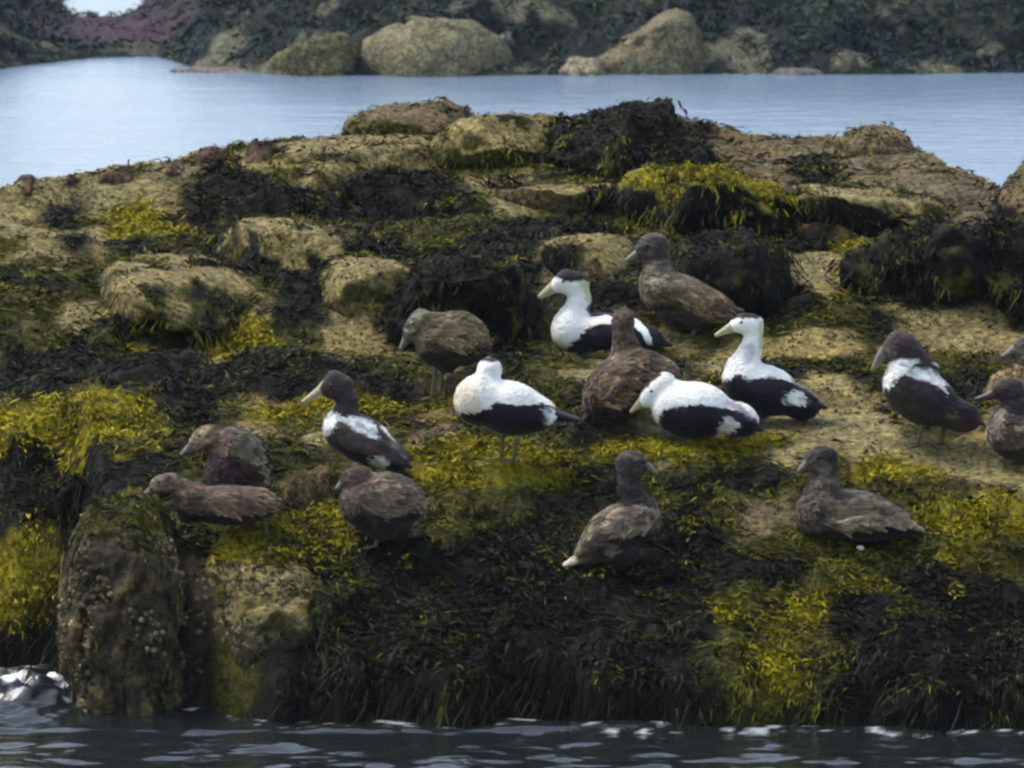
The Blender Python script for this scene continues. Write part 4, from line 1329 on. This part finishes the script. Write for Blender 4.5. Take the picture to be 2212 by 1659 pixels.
# --- drake sitting behind it, neck up
b = bird((1690, 912))
b.ell(1652, 842, 78, 54, 60, -18)
b.ell(1606, 818, 46, 50, 52, -10)
b.ell(1726, 870, 46, 36, 44, -22)
b.cone(1606, 790, 34, 1624, 745, 20)
b.cone(1624, 745, 20, 1630, 712, 18)
b.ell(1613, 698, 34, 21, 22, 10)
finish(b, 'eider_drake', 'drake with straight white neck and black cap behind the lowered head drake', DRAKES, False, WHITE,
  [(GREEN, [(1636, 690), (1655, 690), (1650, 760), (1638, 750)]),
   ((206, 206, 208), [(1604, 748), (1622, 735), (1630, 760), (1618, 782), (1598, 784)]),
   (CAP, [(1578, 690), (1600, 685), (1646, 685), (1662, 690), (1655, 650), (1575, 655)]),
   (BLACK, [(1548, 826), (1570, 815), (1592, 801), (1614, 817), (1662, 808), (1690, 818), (1720, 822), (1800, 860), (1800, 930), (1540, 930)]),
   (WHITE, [(1684, 846), (1700, 834), (1728, 844), (1722, 868), (1702, 868), (1686, 858)]),
   ((120, 112, 110), [(1704, 806), (1730, 812), (1790, 862), (1760, 856), (1716, 830)]),
   (PINK, [(1694, 788), (1716, 786), (1740, 806), (1728, 814), (1704, 806)])],
  wing=[(1600, 826), (1640, 812), (1690, 818), (1740, 842), (1764, 866), (1720, 872), (1660, 862), (1612, 848)], wingbase=BLACK,
  tail=[(1730, 866, 24, 28), (1760, 872, 12, 24), (1786, 880, 4, 14)], tailcol=(30, 26, 32),
  bill=[(1592, 700, 14, 12), (1570, 711, 9, 10), (1545, 724, 4, 7)], billmat=M_BILL_PALE,
  eyes=[(1600, 693, -1), (1600, 693, 1)], seed=4)

# --- young drake standing on pale rock at right
b = bird((2004, 962))
b.ell(1992, 858, 78, 58, 62, -28)
b.ell(1952, 828, 46, 50, 52, 0)
b.ell(2066, 896, 52, 34, 42, -22)
b.cone(1958, 796, 40, 1950, 764, 34)
b.ell(1944, 746, 36, 27, 28, 20)
b.cone(1960, 760, 26, 2000, 796, 26)
finish(b, 'eider_drake', 'dark headed drake with white breast standing on pale rock at right', DRAKES, 0.5, (50, 42, 38),
  [((54, 42, 42), [(1890, 700), (2030, 700), (2030, 790), (1960, 776), (1930, 772), (1890, 775)]),
   ((88, 80, 76), [(1900, 745), (1935, 758), (1930, 774), (1905, 772)]),
   (WHITE, [(1900, 800), (1918, 780), (1942, 770), (1985, 774), (1962, 790), (1938, 806), (1916, 834), (1900, 840)]),
   (WHITE, [(1942, 800), (1972, 790), (2006, 792), (2042, 818), (2036, 842), (2014, 828), (1980, 812)]),
   (WHITE, [(2014, 782), (2030, 788), (2094, 842), (2090, 852), (2066, 836)]),
   ((104, 88, 84), [(2040, 826), (2052, 822), (2110, 862), (2122, 880), (2100, 874), (2060, 846)]),
   ((96, 84, 66), [(2034, 876), (2058, 876), (2060, 902), (2040, 900)])],
  wing=[(1950, 826), (1985, 812), (2030, 832), (2080, 862), (2112, 882), (2080, 892), (2030, 880), (1975, 856)], wingbase=(44, 34, 40),
  tail=[(2070, 896, 22, 28), (2100, 905, 12, 24), (2126, 916, 4, 16)], tailcol=(50, 42, 42),
  bill=[(1926, 746, 18, 14), (1904, 765, 12, 11), (1883, 800, 4, 7)], billmat=M_BILL_GREY,
  eyes=[(1934, 738, -1), (1934, 738, 1)],
  legs=[(1991, 912, 1979, 962, -0.03), (2040, 922, 2036, 958, 0.05)], seed=5)

# --- dark headed drake, left of centre, behind a hen
b = bird((800, 1040))
b.ell(782, 948, 74, 50, 58, -30)
b.ell(738, 924, 40, 44, 48, -10)
b.ell(842, 982, 44, 32, 40, -34)
b.cone(744, 900, 28, 752, 866, 22)
b.ell(730, 836, 36, 27, 26, 15)
finish(b, 'eider_drake', 'brown headed drake with white breast standing left of centre', DRAKES, 0.5, (66, 56, 50),
  [((56, 44, 42), [(680, 790), (790, 790), (790, 893), (728, 893), (690, 880)]),
   (WHITE, [(690, 896), (712, 886), (730, 892), (726, 912), (712, 930), (700, 944), (690, 940)]),
   (WHITE, [(728, 898), (760, 893), (798, 902), (822, 942), (800, 940), (768, 920)]),
   ((120, 118, 124), [(764, 904), (784, 908), (790, 922), (770, 916)]),
   (WHITE, [(816, 906), (828, 908), (852, 938), (846, 944), (830, 930)]),
   (BLACK, [(716, 955), (760, 962), (800, 975), (870, 1000), (880, 1040), (700, 1040)]),
   (WHITE, [(792, 982), (806, 974), (830, 980), (838, 998), (824, 1012), (800, 1008)]),
   ((112, 96, 92), [(822, 944), (850, 944), (884, 990), (866, 982)])],
  wing=[(722, 930), (760, 928), (810, 948), (850, 972), (872, 994), (830, 990), (780, 972), (736, 954)], wingbase=(74, 62, 58),
  tail=[(846, 984, 20, 26), (868, 996, 11, 22), (890, 1010, 4, 14)], tailcol=(44, 36, 38),
  bill=[(712, 830, 18, 13), (690, 846, 11, 11), (653, 868, 4, 7)], billmat=M_BILL_PALE,
  eyes=[(716, 828, -1), (716, 828, 1)],
  legs=[(780, 990, 776, 1036, -0.03), (806, 996, 806, 1036, 0.05)], seed=6)

# --- feeding hen with head down, back centre
b = bird((945, 862))
b.ell(988, 730, 68, 58, 58, -14)
b.ell(944, 738, 48, 50, 52, 0)
b.cone(936, 706, 34, 912, 692, 24)
b.ell(898, 706, 34, 22, 23, 56)
b.ell(960, 775, 30, 24, 34, -60)
finish(b, 'eider_hen', 'brown hen standing hunched with its bill pointing down', HENS, True, (84, 73, 52),
  [((110, 106, 87), [(890, 676), (912, 664), (930, 670), (905, 700), (880, 730), (872, 725)]),
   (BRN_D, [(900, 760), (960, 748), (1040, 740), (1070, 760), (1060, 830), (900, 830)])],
  wing=[(930, 716), (970, 694), (1010, 696), (1044, 724), (1048, 746), (1010, 748), (960, 746)], wingbase=(110, 95, 66),
  tail=[(1025, 748, 22, 26), (1044, 760, 12, 22), (1058, 774, 4, 14)], tailcol=BRN_D,
  bill=[(888, 718, 14, 12), (876, 736, 9, 10), (865, 754, 4, 7)], billmat=M_BILL_GREY,
  eyes=[(893, 696, -1), (893, 696, 1)],
  legs=[(940, 792, 934, 858, -0.03), (955, 790, 952, 856, 0.04)], seed=7)

# --- upright hen at the back
b = bird((1490, 722))
b.ell(1478, 640, 96, 44, 56, -24)
b.ell(1424, 624, 42, 46, 48, 0)
b.ell(1540, 668, 46, 32, 42, -30)
b.ell(1478, 678, 60, 34, 46, -10)
b.cone(1420, 602, 33, 1418, 562, 28)
b.ell(1408, 532, 36, 29, 27, 30)
finish(b, 'eider_hen', 'grey brown hen with pale neck standing highest of all the birds', HENS, True, (102, 88, 66),
  [((60, 51, 47), [(1360, 490), (1460, 490), (1460, 556), (1380, 560), (1360, 560)]),
   ((124, 115, 93), [(1376, 562), (1452, 556), (1440, 600), (1410, 625), (1378, 640)]),
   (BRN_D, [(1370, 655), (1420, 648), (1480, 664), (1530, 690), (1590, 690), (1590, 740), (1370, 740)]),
   ((130, 119, 97), [(1448, 600), (1480, 606), (1486, 622), (1456, 616)])],
  wing=[(1432, 622), (1470, 598), (1530, 616), (1584, 652), (1590, 668), (1540, 668), (1480, 652)], wingbase=(110, 91, 69),
  tail=[(1550, 664, 20, 26), (1580, 668, 11, 22), (1606, 672, 4, 14)], tailcol=(60, 51, 45),
  bill=[(1392, 538, 14, 13), (1372, 550, 9, 10), (1352, 562, 4, 7)], billmat=M_BILL_GREY,
  eyes=[(1398, 526, -1), (1398, 526, 1)],
  legs=[(1500, 700, 1496, 722, -0.03), (1516, 700, 1514, 720, 0.04)], seed=8)

# --- hen seen from behind, head tucked, centre
b = bird((1330, 914), yaw=0)
b.ell(1344, 828, 94, 62, 64, 40)
b.ell(1316, 858, 58, 52, 56, 30)
b.ell(1416, 806, 52, 40, 48, -20)
b.cone(1356, 785, 38, 1347, 722, 23, 0.02, 0.03)
b.ell(1346, 694, 24, 28, 33, 0, 0.045)
finish(b, 'eider_hen', 'mottled brown hen seen from behind with its neck up, between two drakes', HENS, True, (75, 61, 48),
  [((44, 36, 31), [(1250, 870), (1330, 880), (1400, 870), (1400, 930), (1250, 930)]),  # darker belly, underside shade painted in
   ((102, 86, 71), [(1300, 760), (1340, 740), (1352, 770), (1310, 790)]),
   ((96, 81, 67), [(1400, 770), (1460, 760), (1450, 800), (1405, 800)])],
  wing=[(1284, 846), (1312, 796), (1352, 752), (1388, 760), (1392, 800), (1360, 846), (1310, 878)], wingbase=(98, 79, 57), wing2=[(1290, 862), (1330, 812), (1376, 790), (1366, 820), (1320, 872)], wing2base=(65, 52, 41),
  tail=[(1300, 870, 24, 30), (1276, 892, 13, 26), (1262, 908, 5, 16)], tailcol=(52, 41, 37),
  bill=[(1346, 698, 13, 12, 0.085), (1348, 704, 8, 9, 0.125), (1350, 709, 4, 7, 0.155)], billmat=M_BILL_DARK, seed=9)

# --- hen cut by the right edge
b = bird((2215, 1006))
b.ell(2242, 945, 106, 60, 64, -6)
b.ell(2178, 930, 46, 54, 54, 0)
b.cone(2190, 890, 30, 2190, 856, 24)
b.ell(2178, 842, 34, 25, 26, 12)
finish(b, 'eider_hen', 'dark brown hen with pale breast cut by the right edge', HENS, True, (74, 61, 52),
  [((49, 40, 40), [(2120, 800), (2230, 800), (2230, 894), (2172, 892), (2120, 870)]),
   ((127, 115, 97), [(2110, 872), (2160, 868), (2164, 900), (2150, 950), (2120, 950)]),
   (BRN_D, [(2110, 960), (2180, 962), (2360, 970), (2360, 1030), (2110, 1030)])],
  wing=[(2186, 920), (2230, 896), (2300, 910), (2350, 940), (2290, 962), (2220, 958)], wingbase=(110, 97, 76),
  tail=[(2320, 950, 22, 28), (2352, 960, 12, 22), (2376, 970, 4, 14)], tailcol=BRN_D,
  bill=[(2158, 846, 14, 12), (2134, 855, 9, 10), (2106, 862, 4, 7)], billmat=M_BILL_DARK,
  eyes=[(2164, 836, -1), (2164, 836, 1)], seed=10)

# --- hen mostly outside the frame, behind it
b = bird((2268, 838))
b.ell(2290, 780, 84, 52, 56, -6)
b.ell(2236, 778, 38, 44, 46, 0)
b.cone(2236, 764, 26, 2226, 752, 24)
b.ell(2216, 748, 28, 22, 23, 24)
finish(b, 'eider_hen', 'hen showing only its grey bill and brow at the right edge', HENS, True, (79, 68, 53), [],
  wing=[(2246, 772), (2290, 748), (2350, 776), (2300, 798)], wingbase=(102, 88, 68),
  tail=[(2350, 790, 20, 26), (2374, 800, 11, 20), (2392, 808, 4, 12)], tailcol=BRN_D,
  bill=[(2200, 750, 13, 12), (2184, 758, 8, 9), (2164, 770, 4, 7)], billmat=M_BILL_GREY,
  eyes=[(2206, 742, -1), (2206, 742, 1)], seed=11)

# --- hen facing right on the dark slope
b = bird((1335, 1226))
b.ell(1328, 1146, 82, 50, 56, 38)
b.ell(1384, 1118, 44, 48, 50, 10)
b.ell(1282, 1184, 44, 30, 40, 42)
b.ell(1340, 1190, 40, 34, 44, 20)
b.cone(1374, 1090, 34, 1358, 1044, 22)
b.cone(1358, 1044, 22, 1358, 1016, 24)
b.ell(1364, 1000, 34, 28, 26, -16)
finish(b, 'eider_hen', 'brown hen facing right with upright neck and pale tail tip on the dark slope', HENS, True, (89, 76, 60),
  [((54, 45, 40), [(1310, 950), (1420, 950), (1420, 1060), (1400, 1085), (1320, 1085), (1320, 1000)]),
   ((114, 104, 88), [(1226, 1190), (1240, 1140), (1272, 1108), (1282, 1116), (1262, 1150), (1258, 1190), (1240, 1200)]),
   ((110, 103, 77), [(1270, 1130), (1292, 1126), (1296, 1146), (1280, 1158), (1266, 1150)]),
   ((122, 114, 99), [(1318, 1196), (1330, 1164), (1342, 1166), (1336, 1190), (1324, 1204)]),
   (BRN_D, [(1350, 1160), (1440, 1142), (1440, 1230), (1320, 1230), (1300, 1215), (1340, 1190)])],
  wing=[(1326, 1120), (1342, 1094), (1390, 1090), (1418, 1102), (1412, 1122), (1392, 1140), (1350, 1142), (1330, 1146)], wingbase=(144, 125, 107),
  tail=[(1272, 1192, 20, 26), (1246, 1210, 12, 24), (1216, 1222, 5, 15)], tailcol=(188, 178, 158),
  bill=[(1384, 1000, 14, 12), (1402, 1008, 9, 10), (1418, 1021, 4, 7)], billmat=M_BILL_GREY,
  eyes=[(1374, 992, -1), (1374, 992, 1)], seed=12, dirx=1)

# --- hen sitting on weed, lower right
b = bird((1845, 1172))
b.ell(1842, 1112, 110, 54, 64, -8)
b.ell(1768, 1104, 48, 56, 56, 0)
b.ell(1924, 1128, 44, 32, 42, -20)
b.cone(1776, 1064, 36, 1780, 1022, 27)
b.ell(1774, 992, 35, 30, 28, 24)
finish(b, 'eider_hen', 'brown hen with pale wing streaks sitting on weed at lower right', HENS, True, (84, 73, 62),
  [((50, 40, 40), [(1720, 940), (1830, 940), (1830, 1020), (1800, 1012), (1760, 985), (1735, 1000), (1720, 1000)]),
   ((93, 82, 69), [(1738, 1012), (1770, 990), (1800, 1000), (1790, 1020), (1750, 1024)]),
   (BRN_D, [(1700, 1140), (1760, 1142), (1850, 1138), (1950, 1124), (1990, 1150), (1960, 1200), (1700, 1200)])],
  wing=[(1776, 1122), (1812, 1092), (1860, 1070), (1908, 1080), (1948, 1108), (1956, 1128), (1900, 1124), (1840, 1132), (1800, 1138)], wingbase=(118, 103, 82),
  wing2=[(1780, 1124), (1830, 1106), (1880, 1096), (1930, 1106), (1880, 1112), (1836, 1124), (1800, 1134)], wing2base=(121, 112, 97),
  tail=[(1925, 1120, 20, 26), (1962, 1132, 12, 22), (1996, 1148, 4, 14)], tailcol=(122, 112, 93),
  bill=[(1752, 996, 15, 13), (1738, 1006, 10, 10), (1724, 1017, 4, 7)], billmat=M_BILL_GREY,
  eyes=[(1762, 984, -1), (1762, 984, 1)], seed=13)

# --- hen in front of the brown headed drake
b = bird((828, 1176))
b.ell(834, 1080, 84, 60, 62, -6)
b.ell(778, 1086, 44, 50, 52, 0)
b.ell(830, 1115, 60, 50, 54, 0)
b.cone(780, 1056, 34, 778, 1038, 27)
b.ell(768, 1033, 34, 25, 26, 22)
finish(b, 'eider_hen', 'round grey brown hen with head drawn in, in front of the brown headed drake', HENS, True, (81, 69, 56),
  [((68, 52, 42), [(730, 1000), (800, 1000), (806, 1040), (780, 1060), (740, 1056)]),
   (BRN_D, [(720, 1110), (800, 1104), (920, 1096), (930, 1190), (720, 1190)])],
  wing=[(778, 1082), (812, 1046), (862, 1036), (906, 1064), (922, 1090), (880, 1098), (820, 1104)], wingbase=(106, 91, 74),
  tail=[(890, 1085, 20, 26), (912, 1094, 11, 22), (928, 1104, 4, 14)], tailcol=BRN_D,
  bill=[(748, 1038, 13, 12), (738, 1046, 9, 10), (726, 1056, 4, 7)], billmat=M_BILL_GREY,
  eyes=[(756, 1026, -1), (756, 1026, 1)],
  legs=[(816, 1150, 812, 1178, -0.03), (850, 1150, 850, 1176, 0.04)], seed=14)

# --- the pair on the front left block
b = bird((495, 1152))
b.ell(492, 1090, 96, 42, 56, -2)
b.ell(420, 1084, 44, 38, 46, 0)
b.ell(556, 1084, 44, 30, 42, -8)
b.cone(412, 1068, 27, 376, 1046, 20)
b.ell(354, 1044, 32, 20, 21, 22)
finish(b, 'eider_hen', 'dark brown hen stretching its head low to the left on the corner block', HENS, True, (77, 61, 48),
  [((97, 86, 67), [(310, 1020), (400, 1020), (396, 1050), (330, 1060)]),
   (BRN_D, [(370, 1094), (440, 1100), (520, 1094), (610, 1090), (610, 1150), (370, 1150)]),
   ((97, 81, 67), [(540, 1050), (600, 1060), (590, 1080), (550, 1076)])],
  wing=[(432, 1084), (480, 1058), (540, 1056), (588, 1076), (600, 1088), (540, 1098), (470, 1100)], wingbase=(99, 79, 62),
  tail=[(560, 1078, 20, 26), (588, 1080, 11, 22), (610, 1082, 4, 14)], tailcol=(60, 50, 41),
  bill=[(338, 1050, 12, 11), (324, 1060, 8, 9), (305, 1076, 4, 6)], billmat=M_BILL_GREY,
  eyes=[(344, 1038, -1), (344, 1038, 1)],
  legs=[(572, 1105, 577, 1154, -0.03), (430, 1110, 420, 1156, -0.02)], seed=15)
_py = b.pos[1]
b = bird((505, 1085), D=_py + 0.34)
b.ell(512, 985, 52, 66, 58, 10)
b.ell(494, 1015, 50, 56, 56, 0)
b.ell(540, 1030, 46, 40, 44, -30)
b.cone(492, 960, 34, 460, 945, 24)
b.ell(440, 946, 35, 23, 25, 38)
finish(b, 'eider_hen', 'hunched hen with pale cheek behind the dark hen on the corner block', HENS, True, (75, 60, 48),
  [((122, 103, 78), [(385, 985), (400, 950), (430, 920), (466, 912), (470, 940), (440, 962), (415, 985)]),
   ((103, 94, 78), [(500, 905), (560, 915), (570, 980), (540, 985), (505, 960)]),
   ((50, 38, 39), [(450, 975), (520, 975), (545, 1000), (550, 1050), (460, 1060)]),  # dark chest with the shadow below it painted in
   ((131, 132, 115), [(452, 1050), (470, 1030), (494, 1034), (500, 1060), (470, 1066)])],
  wing=[(510, 950), (540, 930), (562, 970), (566, 1020), (545, 1040), (520, 1000)], wingbase=(110, 97, 74),
  tail=[(550, 1040, 20, 24), (570, 1056, 11, 20), (584, 1070, 4, 14)], tailcol=BRN_D,
  bill=[(424, 956, 13, 12), (410, 966, 9, 10), (392, 982, 4, 7)], billmat=M_BILL_GREY,
  eyes=[(432, 938, -1), (432, 938, 1)],
  legs=[(500, 1060, 500, 1090, -0.03), (520, 1060, 520, 1090, 0.03)], seed=16)

# --- a white shell below the sitting hen
sp = cast(1858, 1190, hs)
V, F = ICO[4]
fan = V * np.array([0.015, 0.008, 0.010])
a_ = np.arctan2(V[:, 2], V[:, 0])
fan[:, 2] *= 1 + 0.5 * (V[:, 0] > 0) * V[:, 0]
fan[:, 0] *= 1 - 0.35 * (V[:, 2] > 0) * V[:, 2]
fan *= (1 + 0.06 * np.cos(a_ * 14) * (np.abs(V[:, 1]) < 0.9))[:, None]
sh = mesh_obj('shell', fan, F, plain_material('white_shell', lin(226, 222, 206), 0.5))
sh.location = sp + np.array([0, -0.02, 0.014])
sh.rotation_euler = (0.5, 0.4, 0.3)
tag(sh, 'small white shell lying below the sitting hen', 'shell')
grow_near()
build_far()
build_sea()
# ---------------------------------------------------------------- thin sea air
def build_haze():
    V = np.array([(x, y, z) for x in (-5200, 5200) for y in (-300, 5600) for z in (-1.6, 6.5)], float)
    F = np.array([(0, 1, 3, 2), (4, 6, 7, 5), (0, 4, 5, 1), (2, 3, 7, 6), (0, 2, 6, 4), (1, 5, 7, 3)])
    m = bpy.data.materials.new('sea_air')
    m.use_nodes = True
    nt = m.node_tree
    nt.nodes.clear()
    out = nt.nodes.new('ShaderNodeOutputMaterial')
    pv = nt.nodes.new('ShaderNodeVolumePrincipled')
    pv.inputs['Color'].default_value = (0.72, 0.84, 1.0, 1)
    pv.inputs['Density'].default_value = 0.0002
    nt.links.new(pv.outputs[0], out.inputs['Volume'])
    o = mesh_obj('haze', V, F, m, smooth=False)
    tag(o, 'thin bluish sea air over the whole shore', 'haze', kind='stuff')
build_haze()
